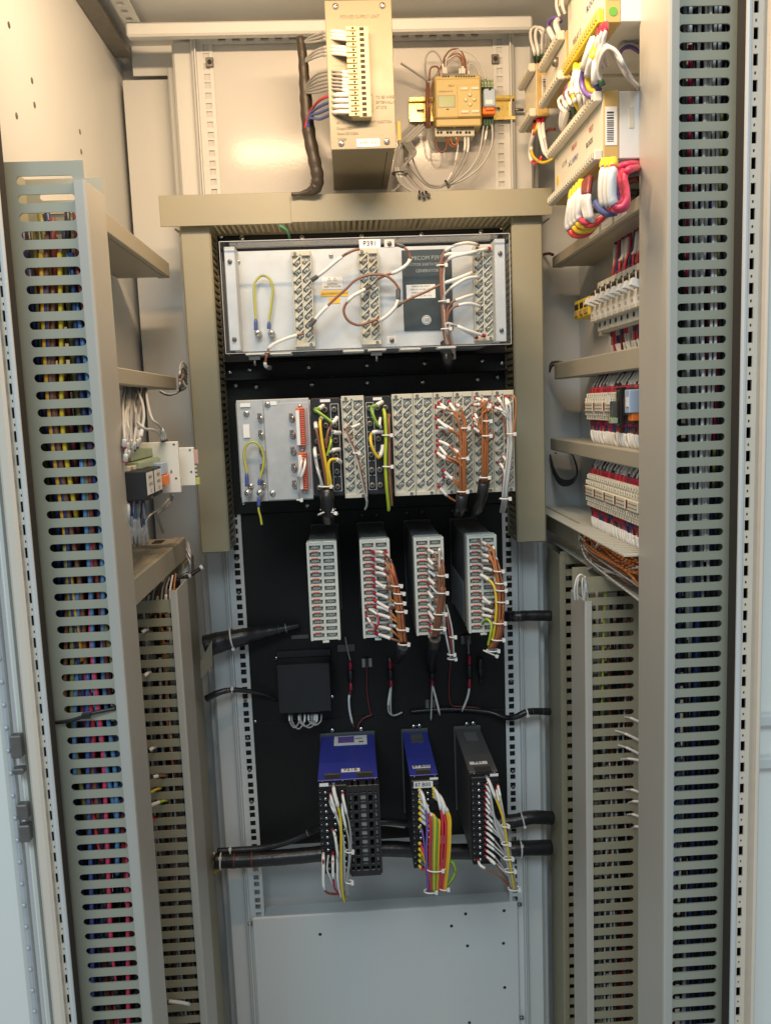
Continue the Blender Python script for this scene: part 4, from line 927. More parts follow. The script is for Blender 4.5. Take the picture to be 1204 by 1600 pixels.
for i, (m, u) in enumerate(L):
    a = (655 if i < 6 else 677, 1234+9*i if i < 6 else 1232+4*(i-6), -.196)
    ws.append(([a, (a[0]*.45+u*.55, a[1]+12, -.210), (u, 1275+3*(i % 3), -.218), (u+1, 1300, -.222), (u, 1330, -.222), (u-.1*(u-676), 1358, -.218), (u-.25*(u-676), 1392, -.208)], m, .0021, [(.05, .28)], yelcap))
for i in range(6): ws.append(([(655, 1308+9*i if i else 1292, -.196), (660, 1318+8*i if i else 1302, -.206), (665, 1340+4*i, -.212), (668, 1375, -.210), (670, 1392, -.205)], [wviolet, wred, wamber, wgreen, wviolet, wred][i], .0019, (), yelcap))
for i in range(3): ws.append(([(694, 1346, -.212), (706, 1345+i*2, -.214), (711, 1358+i*3, -.214), (704, 1374+i*2, -.211), (694, 1388, -.205)], [wgreen, wlime, wolive][i], .0020))
mloom('thick red, yellow, violet and green loom hanging from the narrow blue-topped box', ws, [(681, 1358, -.219, .014, .008), (673, 1392, -.209, .011, .007), (694, 1388, -.209, .008, .006)])
ws = []
spn = [(778, 1290, -.212), (790, 1320, -.216), (796, 1350, -.214), (800, 1375, -.21), (803, 1392, -.2)]
for i in range(13):
    v = 1226+9.2*i; a = (757, v, -.196); off = (i % 5-2)*2.0
    k = next((j for j, s in enumerate(spn) if s[1] > v+26), len(spn)-1)
    pts = [a, ((a[0]*.6+spn[k][0]*.4), v*.6+min(spn[k][1], v+40)*.4-2, -.208)]+[(s[0]+off, s[1], s[2]) for s in spn[k:]]
    ws.append((pts, [wlgrey, wgrey, wgrey][i % 3], .0015, [(.06, .95/(len(pts)-1))], wcrim))
ws += [([(759, 1213, -.196), (764, 1222, -.208), (771, 1240, -.213), (780, 1262, -.217), (787, 1285, -.22), (792, 1320, -.222), (798, 1360, -.219), (803, 1390, -.21)], (wyel, wgreen), .0020, [(.08, .33)], wblue),
       ([(777, 1226, -.196), (780, 1240, -.208), (784, 1260, -.213), (789, 1290, -.216), (794, 1330, -.216), (801, 1380, -.208)], wlgrey, .0016, [(.04, .25)], wcrim), ([(775, 1232, -.196), (778, 1248, -.208), (783, 1268, -.213), (787, 1300, -.214), (793, 1340, -.214), (800, 1382, -.206)], wlgrey, .0016, [(.04, .25)], wcrim),
       ([(746, 1343, -.196), (750, 1352, -.208), (760, 1358, -.210), (780, 1370, -.210), (795, 1386, -.205)], wbrown, .0016, [(.1, .45)], wcrim), ([(762, 1342, -.196), (770, 1348, -.208), (778, 1355, -.210), (788, 1370, -.209), (798, 1388, -.204)], wbrown, .0016, [(.1, .35)], wcrim)]
mloom('fan of white-sleeved wires with yellow-green lead on the charcoal box', ws, [(789, 1290, -.221, .006, .005), (790, 1318, -.223, .007, .005), (794, 1341, -.222, .008, .005), (797, 1360, -.220, .009, .006), (803, 1388, -.210, .010, .007)])

# ---- plain black box
t = thing('junction_box', 'plain black box on the black panel, grey wire loops under it', 'box')
x0, x1, z0, z1 = rect(433, 517, 1038, 1114, -.045); bx('body', blackp, t, x0, x1, -.045, .003, z0, z1, .002); bx('mount_tab', blackp, t, x0-.002, x1+.001, -.004, .0028, z1, z1+.012, .001)
screw(t, P(432, 1028, 0), 's'); screw(t, P(519, 1088, -.045), 's')
t = thing('wire_loom', 'small loops of white and grey wire under the plain black box', 'wiring')
for i, (a, b, d) in enumerate(((452, 468, 20), (456, 476, 22), (467, 488, 18), (470, 495, 20), (482, 502, 16), (486, 492, 14))):
    wire(t, U((a, 1116, -.025), (a+1, 1122+d*.3, -.035), ((a+b)/2, 1117+d, -.038), (b-1, 1122+d*.3, -.035), (b, 1115, -.025)), wgrey, .0014, [(.75, .98)] if i % 2 else [(.02, .22)])
# ---- inline fuse leads
def lead(label, pts, conn, tail):
    t = thing('inline_fuse', label, 'fuse holder', 'inline fuse holders on the black panel'); 
    wire(t, U(*pts), wgrey, .0013)
    (u0, v0), (u1, v1) = conn; a = P(u0, v0, -.012); b = P(u1, v1, -.014)
    MB().rings([a, a.lerp(b, .28), a.lerp(b, .3)], [.0030, .0030, .0024], 8).build('crimp', wcrim, t); MB().rings([a.lerp(b, .28), a.lerp(b, .32), a.lerp(b, .68), a.lerp(b, .72)], [.003, .0052, .0052, .003], 10).build('fuse_body', blackp, t); MB().rings([a.lerp(b, .7), b.lerp(a, .02), b], [.0024, .003, .0030], 8).build('crimp', wcrim, t)
    for tl in tail: wire(t, U(*tl[0]), tl[1], .0015, tl[2])
lead('inline fuse with one white lead above the large blue-topped box', [(539, 995, -.006), (542, 1012, -.010), (547, 1032, -.012)], ((547, 1034), (548, 1078)), [([(548, 1078, -.014), (545, 1090, -.016), (546, 1110, -.012), (550, 1128, -.006), (553, 1136, -.004)], wmar, [(.18, .8)])])
lead('inline fuse with two pale leads between the blue-topped boxes', [(608, 1028, -.006), (609, 1034, -.012)], ((609, 1034), (611, 1072)), [([(611, 1072, -.014), (607, 1095, -.018), (607, 1112, -.014), (615, 1118, -.010), (628, 1113, -.006)], wlgrey, [(.05, .35)]), ([(611, 1072, -.014), (610, 1100, -.018), (612, 1117, -.012), (622, 1116, -.008)], wlgrey, [])])
lead('inline fuse with forked white leads above the narrow blue-topped box', [(674, 1035, -.006), (675, 1045, -.012)], ((675, 1040), (675, 1070)), [([(675, 1070, -.014), (674, 1095, -.014), (673, 1125, -.006)], wlgrey, []), ([(675, 1070, -.014), (681, 1092, -.014), (687, 1118, -.006)], wlgrey, [(.1, .95)])])
lead('inline fuse with slanting white lead above the charcoal box', [(731, 998, -.006), (732, 1022, -.012)], ((733, 1024), (733, 1074)), [([(733, 1074, -.014), (730, 1090, -.014), (721, 1112, -.006)], wlgrey, [(.1, .95)])])
t = thing('fuse_holder', 'black inline fuse body without leads beside the right rail', 'fuse holder'); a = P(750, 1028, -.01); b = P(751, 1060, -.01)
MB().rings([a, a.lerp(b, .2), a.lerp(b, .45), a.lerp(b, .5), a.lerp(b, .55), b], [.004, .0055, .0055, .0045, .0055, .0045], 10).build('fuse_body', blackp, t); MB().rings([b, b+Vector((0, 0, -.01))], .002, 8).build('stub', blackp, t)
for u, v, lab in ((573, 1035, 'small grey adhesive clip with a brown wire, left of centre on the black panel'), (672, 1099, 'small grey adhesive clip above the narrow blue-topped box'), (727, 999, 'small grey adhesive clip below the rightmost cream terminals')):
    t = thing('adhesive_clip', lab, 'cable clip'); q = P(u, v, .003)
    bx('pad', relaygrey if u > 600 else wgrey, t, q.x-.009, q.x+.009, -.001, .0035, q.z-.008, q.z+.008, .001); bx('strap', blackp, t, q.x-.003, q.x+.003, -.004, -.0012, q.z-.008, q.z+.010, .001)
t = thing('wire_loom', 'thin brown wire trailing down the black panel to the large blue-topped box', 'wiring')
wire(t, U((573, 1040, -.003), (573, 1080, -.003), (578, 1112, -.003), (580, 1117, -.003), (568, 1122, -.003), (560, 1132, -.004), (559, 1138, -.004)), wmar, .0012)
t = thing('wire_loom', 'thin dark red wire trailing down the black panel beside the narrow blue-topped box', 'wiring')
wire(t, U((704, 1030, -.003), (701, 1070, -.003), (704, 1100, -.003), (720, 1104, -.003), (745, 1106, -.003), (755, 1112, -.003)), wmar, .0012)
# ================================================================== sleeved cables crossing the rails
def cable(label, pts, r, bands=(), zt=(), m=sleeve, tap=None):
    t = thing('sleeved_cable', label, 'cable', 'black sleeved cables crossing the rails'); c = spline(U(*pts), 8); n = len(c)
    rad = [r*(tap(i/(n-1)) if tap else 1)*(1+.015*math.sin(i*1.1)+.012*math.sin(i*2.9)) for i in range(n)]
    MB().rings(c, rad, 12).build('sleeve', m, t)
    for f, mm in bands:
        s = sub(c, f, min(1, f+.004)); k = min(n-1, int(f*(n-1))); MB().rings(s, rad[k]*1.04, 12).build('band', mm, t)
    for f in zt:
        k = int(f*(n-2)); tie(t, c[k], c[k+1]-c[k], rad[k]*1.12, rad[k]*1.12, w=.0014)
    return t
cable('thick black cable with white tie crossing the left rail below the leftmost cream terminals', [(322, 1010, -.03), (345, 1003, -.03), (375, 996, -.03), (405, 990, -.022), (435, 984, -.016), (468, 977, -.010)], .020, [(.80, charcoal), (.86, wgrey)], (.34,), tap=lambda f: 1.0-.72*f**1.3)
cable('slim black cable with white tie crossing the left rail beside the plain black box', [(322, 1092, -.03), (340, 1083, -.03), (362, 1078, -.025), (390, 1080, -.018), (415, 1085, -.010), (432, 1092, -.002)], .0062, [(.2, charcoal), (.35, wgrey)], (.42,), tap=lambda f: 1-.55*f)
cable('black cable crossing the right rail beside the rightmost cream terminals', [(790, 963, -.016), (805, 963, -.03), (825, 962, -.03), (860, 962, -.03)], .0095, [(.25, relaygrey), (.36, wgrey), (.44, wgrey)])
cable('black cable with white clip crossing the right rail above the charcoal box', [(640, 1112, -.002), (700, 1108, -.004), (760, 1112, -.008), (788, 1121, -.02), (805, 1120, -.03), (825, 1112, -.03), (858, 1112, -.02)], .0065, [(.86, charcoal), (.93, charcoal)], (.83,), tap=lambda f: .45+.55*f)
cable('slim black cable joining a thick one at lower left of the large blue-topped box', [(340, 1330, -.03), (375, 1328, -.03), (410, 1325, -.03), (450, 1315, -.03), (485, 1300, -.03), (505, 1293, -.04), (600, 1284, -.05), (660, 1290, -.03)], .0058, [(.55, wgrey)], (.1,))
cable('thick black cable with pink tape stripes at lower left', [(336, 1345, -.035), (370, 1344, -.035), (420, 1341, -.035), (470, 1337, -.035), (520, 1332, -.035), (600, 1326, -.03), (680, 1330, -.03), (760, 1330, -.03), (805, 1326, -.035), (860, 1324, -.03)], .0135, [(.10, wmar), (.165, wmar)], (.05, .92))
cable('black cable leaving to the right beside the charcoal box, upper of two', [(760, 1285, -.03), (800, 1283, -.035), (830, 1277, -.035), (862, 1278, -.03)], .012, [], (.55,))
t = thing('wire_loom', 'clump of yellow and brown wires where the lower left cables enter', 'wiring')
for i, m in enumerate((wyel, wbrown, wyel, wmar, wwhite)): wire(t, U((330+i, 1365-8*i, -.02), (342, 1358-5*i, -.03), (356, 1350-4*i, -.03)), m, .0022)
t = thing('wire', 'copper-coloured bare wire between the blue-topped boxes', 'wire'); wire(t, U((594, 1288, -.04), (610, 1289, -.045), (632, 1292, -.04)), beige, .0022)
# ================================================================== bottom grey panel
t = thing('bottom_panel', 'large blank grey panel with drilled holes closing the rack at the bottom', 'panel')
zt_ = (P(395, 1434, -.005).z+P(808, 1410, -.005).z)/2; xp0 = (P(396, 1440, -.005).x+P(403, 1600, -.005).x)/2; xp1 = (P(808, 1420, -.005).x+P(812, 1600, -.005).x)/2
f = bx('sheet', paint, t, xp0, xp1, -.006, -.003, .05, zt_, .0012); bx('top_lip', paint, t, xp0+.002, xp1-.002, -.0028, .030, zt_-.002, zt_-.0002, .0006)
for u, v in ((500, 1460), (727, 1428), (787, 1423), (705, 1447), (730, 1478), (786, 1474), (788, 1543), (733, 1598)):
    q = P(u, v, -.0062); MB().cyl((q.x, -.0064, q.z), (q.x, -.0058, q.z), .0030, 12).build('drilled_hole', hole, f)
for u, v in ((391, 1443), (811, 1413), (814, 1590)): 
    q = P(u, v, -.008); b = MB(); b.cyl((q.x-.004, q.y, q.z), (q.x+.004, q.y, q.z), .0035, 8); b.build('bolt', dsteel, t)
bx('recess_sheet', paint, cab, -.25, .25, .060, .063, 0, P(590, 1300, .06).z)
# ================================================================== UPPER BAY
ps = thing('power_supply', 'tall olive-cream power supply box with a long plug-in terminal comb', 'power supply')
px0, px1, pz0, pz1, py = -.0428, .0482, 1.6525, 1.8462, -.22
bx('case', psum, ps, px0+.001, px1-.001, py+.0022, .0030, pz0+.001, pz1-.001, .0012)
fp = bx('front_plate', psum, ps, px0, px1, py, py+.002, pz0, pz1, .0012)
for u, v in ((524, 10), (597, 9), (533, 224), (604, 221)): screw(fp, P(u, v, py), 'b')
def U_(u, v, Y): return P(u, v, Y)
x0, x1, z0, z1 = rect(547, 578, 41, 183, py-.016)
pcream = mat('comb_plastic', (0.54, 0.46, 0.25), 0.45, var=.05, scale=30)
tb = bx('terminal_comb', pcream, ps, x0, x1, py-.016, py, z0, z1, .001)
for i in range(17):
    z = z1-(z1-z0)*(i+.5)/17; h = (z1-z0)/34
    o = MB().box(x0-.004, x0+.010, py-.019, py-.0162, z-h*.8, z+h*.8, .0006).build('terminal', pcream, tb)
    MB().cyl((x0+.0055, py-.0194, z), (x0+.0055, py-.0189, z), .0017, 8).build('screw_hole', hole, o)
    MB().box(x0+.0145, x0+.0205, py-.0168, py-.0155, z-h*.55, z+h*.55, 0).build('socket', hole, o)
for s_, u, v, k in (('POWER SUPPLY UNIT', 562, 26, .0062), ('OUTPUT DC 48V', 545, 15, .001)):
    if k > .002: text(s_, fp, P(u, v, py-.0003), k, greyink, font_scale_x=.9)
for i, s_ in enumerate(('TO BE WIRED', 'EXTERNALLY', 'AT SITE')): text(s_, fp, P(587, 152+8*i, py-.0003), .0052, greyink, align='LEFT', font_scale_x=.85)
br = MB(); a = P(582, 148, py-.0003); b_ = P(582, 175, py-.0003); br.box(a.x, a.x+.0005, py-.0005, py, b_.z, a.z, 0); br.box(a.x-.003, a.x, py-.0005, py, a.z, a.z+.0005, 0); br.box(a.x-.003, a.x, py-.0005, py, b_.z, b_.z+.0005, 0); br.build('printed_bracket', greyink, fp)
for i, (s_, u, v) in enumerate((('RECTIFIER UNIT', 527, 184), ('48V DC SUPPLY  FOR SHUNT INJECTION', 525, 192), ('Output DC', 526, 201), ('Rated DC 0.56A', 527, 209), ('Voltage', 527, 217))): text(s_, fp, P(u, v, py-.0003), .0050, greyink, align='LEFT', font_scale_x=.85)
for i in range(4): text('- - ' * 3, fp, P(536, 60+14*i, py-.0003), .004, greyink, align='RIGHT')
x0, x1, z0, z1 = rect(557, 593, 217, 229, py-.0006); o = bx('name_tag', labelw, fp, x0, x1, py-.0008, py-.0002, z0, z1, 0); text('-A0901-K50', o, ((x0+x1)/2, py-.001, (z0+z1)/2), .0064, greyink, font_scale_x=.85)
bx('case_seam', hole, ps, px1-.012, px1-.0112, -.20, -.02, pz0+.0004, pz0+.002, 0)
o = thing('label_plate', 'small yellow warning tab at the lower right flank of the power supply', 'label'); q = P(622, 205, -.12); bx('tab', wyel, o, q.x-.002, q.x+.004, -.122, -.118, q.z-.014, q.z+.014, .0005)
# loom at its left
lm = thing('wire_loom', 'black taped loom dropping left of the power supply, feeding its comb', 'wiring', 'looms in the upper bay')
c = spline(U((469, 58, -.12), (473, 90, -.12), (476, 130, -.12), (479, 170, -.12), (483, 210, -.12), (491, 250, -.12), (496, 278, -.118), (492, 294, -.114), (478, 301, -.112), (455, 304, -.112)), 6)
n = len(c); rad = [(.0055+.004*min(1, i/18)) * (1+.06*math.sin(i*1.7)) * (1 if i < n-12 else max(.3, (n-1-i)/12)) for i in range(n)]
MB().rings(c, rad, 10).build('tape', mat('loom_tape', (0.05, 0.038, 0.028), 0.45, var=.3, scale=80, bump=.3), lm)
for (v0, us, m) in ((50, 3, wlgrey), (74, 3, wlgrey), (112, 2, wgrey), (124, 4, wgrey)):
    for i in range(us):
        v = v0+5.5*i; st = 56 if v0 < 60 else 90 if v0 < 80 else 134
        wire(lm, U((549, v+2, -.236), (535, v, -.232), (515, v-1, -.215), (495, v+4, -.17), (480, (v+st)/2+8, -.13), (475, st+10, -.12)), m, .0016, [(.06, .50 if v0 < 100 else .2)])
for i, m in enumerate((wred, wblue, wblue, wblue)):
    v = 148+9*i; wire(lm, U((549, v, -.236), (540, v, -.234), (522, v+1, -.222), (500, v+8+i, -.18), (484, 176+3*i, -.14), (477+i*2, 200, -.127)), m, .0021, [(.03, .42)])
# DIN rail
t = thing('din_rail', 'yellow zinc mounting rail behind the small controller', 'mounting rail')
xd0, xd1 = P(639, 172, -.004).x, P(803, 170, -.004).x; zc_ = P(720, 172, -.004).z
holed(MB(), lambda a, b, c: (xd0+b, -.004+c, zc_-.0135+a), .027, xd1-xd0, [(x, x+.012, .0105, .0165) for x in [.012+i*.025 for i in range(6)]], .0012).build('web', gold, t)
for s in (-1, 1):
    bx('flange', gold, t, xd0, xd1, -.0115, -.0028, zc_+s*.0135-.0006, zc_+s*.0135+.0006, 0); bx('lip', gold, t, xd0, xd1, -.0123, -.0112, zc_+s*.0137, zc_+s*.0190, .0003)
q = P(800, 172, -.006); MB().cyl((q.x, -.006, q.z), (q.x+.018, -.006, q.z), .0025, 8).build('bolt', dsteel, t); MB().box(q.x-.001, q.x+.003, -.012, .002, q.z-.012, q.z+.012, .0005).build('bracket', dsteel, t)
# controller
ct_ = thing('logic_controller', 'small yellowish controller with green-grey screen and four round keys', 'controller')
Yc = -.056
def cbx(nm, m, u0, u1, v0, v1, Y, dep, c=.0006, par=None): 
    x0, x1, z0, z1 = rect(u0, u1, v0, v1, Y); return bx(nm, m, par or ct_, x0, x1, Y, Y+dep, z0, z1, c)
cbx('housing', ctrl, 679, 752, 117, 197, -.048, .036, .0025)
fr = cbx('front_cover', ctrl, 680, 751, 122, 184, Yc, .0078, .002)
cbx('lower_cover', ctrl, 681, 751, 184.5, 197, Yc+.004, .008, .0015)
cbx('terminal_row', beige, 679, 741, 199, 213, -.040, .028, .001)
for i in range(14): 
    if i in (6,): continue
    cbx('vent_slot', hole, 684+4.1*i, 686+4.1*i, 197.4, 199.4, -.0485, .004, 0)
for u in (684, 689, 699, 704, 714, 719, 728, 733): q = P(u, 207, -.0404); MB().cyl((q.x, -.0406, q.z), (q.x, -.0398, q.z), .0021, 10).build('terminal_hole', hole, ct_)
for i in range(13):
    if 3 <= i < 5: continue
    cbx('terminal_hole', hole, 691+4*i, 693.4+4*i, 118, 120.5, -.0485, .003, 0)
sc = cbx('screen', lcd, 685, 710, 150, 167, Yc-.0006, .0012, .0003); cbx('screen_frame', olive, 683.5, 711.5, 148.5, 168.5, Yc-.0003, .001, .0003)
kp = cbx('keypad', ctrl, 714, 750, 132, 182, Yc-.0016, .002, .0008)
for u, v in ((733.5, 148), (727, 156), (740.5, 155.5), (734, 163)):
    q = P(u, v, Yc-.0020); MB().rings([(q.x, q.y+.0006, q.z), (q.x, q.y-.0012, q.z), (q.x, q.y-.0022, q.z)], [.0031, .0030, .0018], 12).build('round_key', mat('key_plastic', (.55, .58, .38), .4) if u == 733.5 else MATS['key_plastic'], kp)
for u, v in ((725, 138), (742, 137.5), (726, 174), (742.5, 173.5)): cbx('key', cream, u-6, u+6, v-2.3, v+2.3, Yc-.0034, .002, .0007, kp)
cbx('status_mark', hole, 697, 701, 170, 171.5, Yc-.0003, .0005, 0, fr)
text('RELAY', fr, P(705, 134, Yc-.0003), .0035, greyink); text('CONTROL UNIT 24V', fr, P(696, 143, Yc-.0003), .0030, greyink, font_scale_x=.8)
# plug-in relay next to it
rl_ = thing('plug_relay', 'slim pale blue relay with orange clip beside the small controller', 'relay')
x0, x1, z0, z1 = rect(753, 771, 124, 195, -.036)
bx('socket', dgreen, rl_, x0, x1, -.034, -.012, z0, z1, .001)
for r in range(2):
    for c in range(4):
        q = P(753.5+5*c, 126+7.5*r, -.040); o = MB().box(q.x-.0020, q.x+.0020, -.042+.004*(1-r), -.0342, q.z-.0030, q.z+.0030, .0005).build('terminal', greent, rl_); MB().cyl((q.x, -.0424+.004*(1-r), q.z), (q.x, -.0418+.004*(1-r), q.z), .0011, 6).build('terminal_hole', hole, o)
bd = pbox('relay_body', paleblue, rl_, 756, 774, 138, 166, -.060, .025, .0015); pbox('relay_label', labelw, rl_, 758.5, 769, 156, 162, -.0604, .0005, 0); pbox('relay_mark', hole, rl_, 763, 767, 138.5, 141, -.0604, .0005, 0)
pbox('retaining_clip', dorange, rl_, 754, 774, 166, 178, -.052, .016, .0015); pbox('clip_lever', dorange, rl_, 758, 772, 166.5, 172, -.056, .0038, .001)
for i in range(4): pbox('terminal', dgreen, rl_, 755+4.2*i, 758+4.2*i, 186, 196, -.038, .0038, .0005)
# wires of the controller
tw = thing('wire_loom', 'grey and brown wires looping over the top of the small controller', 'wiring', 'looms in the upper bay')
for pts, m, r in (([(692, 116, -.04), (691, 100, -.045), (683, 84, -.04), (674, 80, -.035), (666, 88, -.032), (664, 105, -.030), (666, 125, -.030), (668, 160, -.032), (667, 200, -.030), (672, 228, -.028), (680, 233, -.028)], wgrey, .0014),
                  ([(697, 116, -.04), (696, 100, -.045), (700, 88, -.045), (712, 79, -.04), (728, 80, -.04), (745, 92, -.04), (756, 112, -.040), (758, 124, -.040)], wlgrey, .0015),
                  ([(694, 116, -.04), (693, 100, -.045), (694, 90, -.04), (704, 78, -.038), (718, 78, -.038), (725, 90, -.04), (727, 100, -.044), (728, 116, -.04)], wbrown, .0014),
                  ([(722, 116, -.04), (722, 98, -.045), (714, 88, -.042), (702, 95, -.04), (688, 108, -.036), (676, 128, -.034), (672, 160, -.034), (671, 200, -.03)], wbrown, .0017),
                  ([(718, 116, -.04), (718, 97, -.045), (712, 90, -.044), (700, 98, -.042), (686, 112, -.038), (672, 125, -.034)], wgrey, .0015),
                  ([(732, 116, -.04), (732, 102, -.045), (738, 100, -.044), (746, 108, -.042), (751, 124, -.040)], wlgrey, .0014),
                  ([(725, 116, -.04), (724, 96, -.046), (716, 84, -.044), (702, 88, -.042), (690, 102, -.040), (681, 118, -.036)], wbrown, .0015),
                  ([(670, 126, -.034), (672, 108, -.036), (678, 104, -.036), (684, 106, -.038), (686, 118, -.038)], wbrown, .0014)):
    wire(tw, U(*pts), m, r, [(.01, .10)] if pts[0][1] == 116 else [])
wire(tw, U((626, 99, -.05), (640, 108, -.045), (655, 118, -.038), (668, 126, -.034)), wgrey, .0016)
MB().rings(U((668, 130, -.034), (667, 165, -.035), (668, 200, -.032)), .0030, 8).build('brown_cable', wbrown, tw)
tb_ = thing('wire_loom', 'grey wires hanging under the small controller, gathered by a black tie', 'wiring', 'looms in the upper bay')
for pts, m, sl in (([(726, 214, -.035), (726, 228, -.045), (723, 245, -.045), (712, 268, -.040), (700, 284, -.035), (690, 290, -.03)], wgrey, [(.02, .3)]),
                   ([(731, 214, -.035), (731, 230, -.045), (727, 248, -.045), (716, 270, -.040), (702, 285, -.035), (690, 291, -.03)], wgrey, [(.02, .3)]),
                   ([(755, 197, -.036), (752, 220, -.042), (746, 245, -.042), (730, 268, -.038), (708, 285, -.034), (690, 291, -.03)], wlgrey, []),
                   ([(761, 197, -.036), (758, 215, -.044), (755, 232, -.044), (744, 255, -.04), (722, 276, -.036), (698, 289, -.03)], wgrey, [(.1, .25)]),
                   ([(768, 194, -.036), (769, 215, -.044), (765, 235, -.044), (752, 258, -.04), (728, 278, -.036), (700, 290, -.03)], wlgrey, []),
                   ([(712, 214, -.035), (715, 228, -.04), (713, 242, -.042), (709, 262, -.040), (700, 280, -.036), (692, 290, -.03)], wlgrey, [(.35, .5), (.68, .85)]),
                   ([(697, 214, -.035), (702, 226, -.042), (710, 230, -.042), (713, 222, -.040), (715, 213, -.035)], wbrown, []),
                   ([(703, 214, -.035), (706, 224, -.042), (712, 226, -.042), (717, 214, -.035)], wor, []),
                   ([(680, 214, -.035), (682, 230, -.038), (690, 238, -.038), (697, 230, -.038), (697, 216, -.035)], wbrown, []),
                   ([(690, 291, -.03), (670, 288, -.03), (655, 272, -.03), (645, 250, -.03), (642, 232, -.03), (645, 218, -.03), (655, 205, -.03)], wgrey, []),
                   ([(692, 292, -.03), (676, 293, -.032), (662, 286, -.032), (645, 268, -.032), (634, 250, -.032)], wgrey, [])):
    wire(tb_, U(*pts), m, .0015, sl)
q = P(698, 288, -.034); tie(tb_, q, (1, 0, .5), .0065, .006, m=wblack)
tg = thing('wire_loom', 'spread of grey wires sweeping into the duct right of the power supply', 'wiring', 'looms in the upper bay')
rg = random.Random(4)
for i in range(20):
    a = 655-rg.uniform(0, 22); b = 200+rg.uniform(0, 12); k = rg.uniform(0, 1)
    wire(tg, U((a+8, b-6, -.03), (a-12, b+14, -.035), (622+8*k, 232, -.04+.01*k), (616+14*k, 262, -.05+.01*k), (626+22*k, 288, -.06), (650+14*k, 303, -.075), (660+14*k, 308, -.085)), rg.choice([wgrey, wgrey, wlgrey, wbrown]), .0015, [(.5, .6)] if i % 5 == 0 else [])
for i in range(4): wire(tg, U((628+4*i, 222, -.04), (640+3*i, 240, -.045), (632-2*i, 262, -.048), (624+2*i, 285, -.055), (615-2*i, 300, -.07)), wgrey, .0015)
tie(tg, P(624, 271, -.05), (0, 0, 1), .012, .010, m=wblack)
t = thing('cable_tie', 'dark knot of trimmed ties on top of the horizontal olive duct', 'cable tie')
for i in range(3): tie(t, P(655+6*i, 303+2*(i % 2), -.106), (1, 0, .3*i), .0045, .004, m=wblack, w=.0014)
t = thing('wire', 'green wire stub dipping out of the horizontal olive duct above P391', 'wire'); wire(t, U((436, 352, -.10), (446, 358, -.095), (451, 366, -.08), (452, 374, -.04)), mat('teal_green_pvc', (.08, .28, .14), .4), .0022)
# ================================================================== RIGHT WALL
def Yx(u, X, v=400): return Q(u, v, X).y
def rb(nm, m, par, un, uf, v0, v1, xf, xb, c=.001, y=None):
    """box on the right wall: near edge at u=un with top v0 and bottom v1 there, far edge at u=uf"""
    vm = (v0+v1)/2; yn = Yx(un, xf, vm); z1 = Q(un, v0, xf).z; z0 = Q(un, v1, xf).z; yf = Yx(uf, xf, vm)
    o = bx(nm, m, par, xf, xb, yn, yf, z0, z1, c); return o, (yn, yf, z0, z1)
def barcode(par, x0, x1, z0, z1, y):
    o = bx('barcode_label', labelw, par, x0, x1, y-.0005, y, z0, z1, 0); M = MB(); z = z0+.004; r = random.Random(8)
    while z < z1-.005:
        h = r.choice((.0008, .0012, .002)); M.box(x0+.002, x1-.004, y-.0007, y-.0005, z, z+h, 0); z += h+r.choice((.0009, .0014))
    M.build('barcode', ink, o); return o
def module(label, un, uf, v0, v1, xf, strip, comb=True, near=True, combm=cream, sticker=None):
    t = thing('interface_module', label, 'terminal module', 'cream terminal modules on the right wall')
    vm = (v0+v1)/2; yn = Yx(un, xf, vm); z1 = Q(un, v0, xf).z; z0 = Q(un, v1, xf).z; yf = Yx(uf, xf, vm)
    bx('front_part', amberst, t, xf, xf+.0185, yn, yf, z0, z1, .001)
    bx('front_face', cream, t, xf-.0008, xf, yn+.0006, yf-.001, z0+.002, z1-.002, 0)
    bx('rear_case', caseg, t, xf+.0187, .3880, yn+.0005, yf, z0+.001, z1-.001, .001)
    H = z1-z0
    if comb:
        for zz, s in ((z1-.012, 1), (z0, -1)):
            k = bx('terminal_rail', combm, t, xf-.011, xf-.001, yn, yf, zz, zz+.012, .0012)
            nn = int((yf-yn)/.0095)
            M = None
            for i in range(nn):
                y = yn+(i+.5)*(yf-yn)/nn
                if M is None: M = MB().box(-.0012, .0002, -.0026, .0026, -.0035, .0035, .0004).build('terminal_mouth', beige, k); M.location = (xf-.0114, y, zz+.006)
                else: inst(M, k, (xf-.0114, y, zz+.006))
    return t, (yn, yf, z0, z1)
XM = .275
UX0 = UX
def UX(*a): return UX0(*[(u, v, max(X+.003, .3225) if u > 985 else X+.003) for u, v, X in a])
m1, (yn, yf, z0, z1) = module('lower cream terminal module with barcode side and yellow sleeved wires below', 942, 866, 141, 250, XM, True)
barcode(m1, XM+.002, XM+.0160, z0+.016, z1-.018, yn)
bx('latch_slot', beige, m1, XM+.030, XM+.036, yn-.0002, yn+.001, (z0+z1)/2-.004, (z0+z1)/2+.020, .0005)
o = bx('panel_seam', beige, m1, XM-.0012, XM-.0007, yn+.058, yn+.0592, z0+.014, z1-.013, 0)
for yy, zz, m, s_ in ((yn+.045, .010, redink, 'TEST'), (yn+.052, -.004, ink, 'BLOCK'), (yn+.120, .012, redink, 'RELAY'), (yn+.125, -.004, wblue, 'A.C. SUPPLY'), (yn+.17, .004, greyink, '1 2 3 4')): text(s_, m1, (XM-.0010, yy, (z0+z1)/2+zz), .0085, m, 'x-')
q = Q(873, 266, XM); MB().cyl((XM-.0014, yf-.018, z0+.030), (XM-.0006, yf-.018, z0+.030), .0065, 14).build('yellow_sticker', wyel, m1)
m2, (yn2, yf2, z02, z12) = module('upper cream terminal module with bright yellow terminal row along its bottom', 944, 887, -95, 36, XM, True, comb=False)
barcode(m2, XM+.003, XM+.0165, z02+.024, z02+.10, yn2)
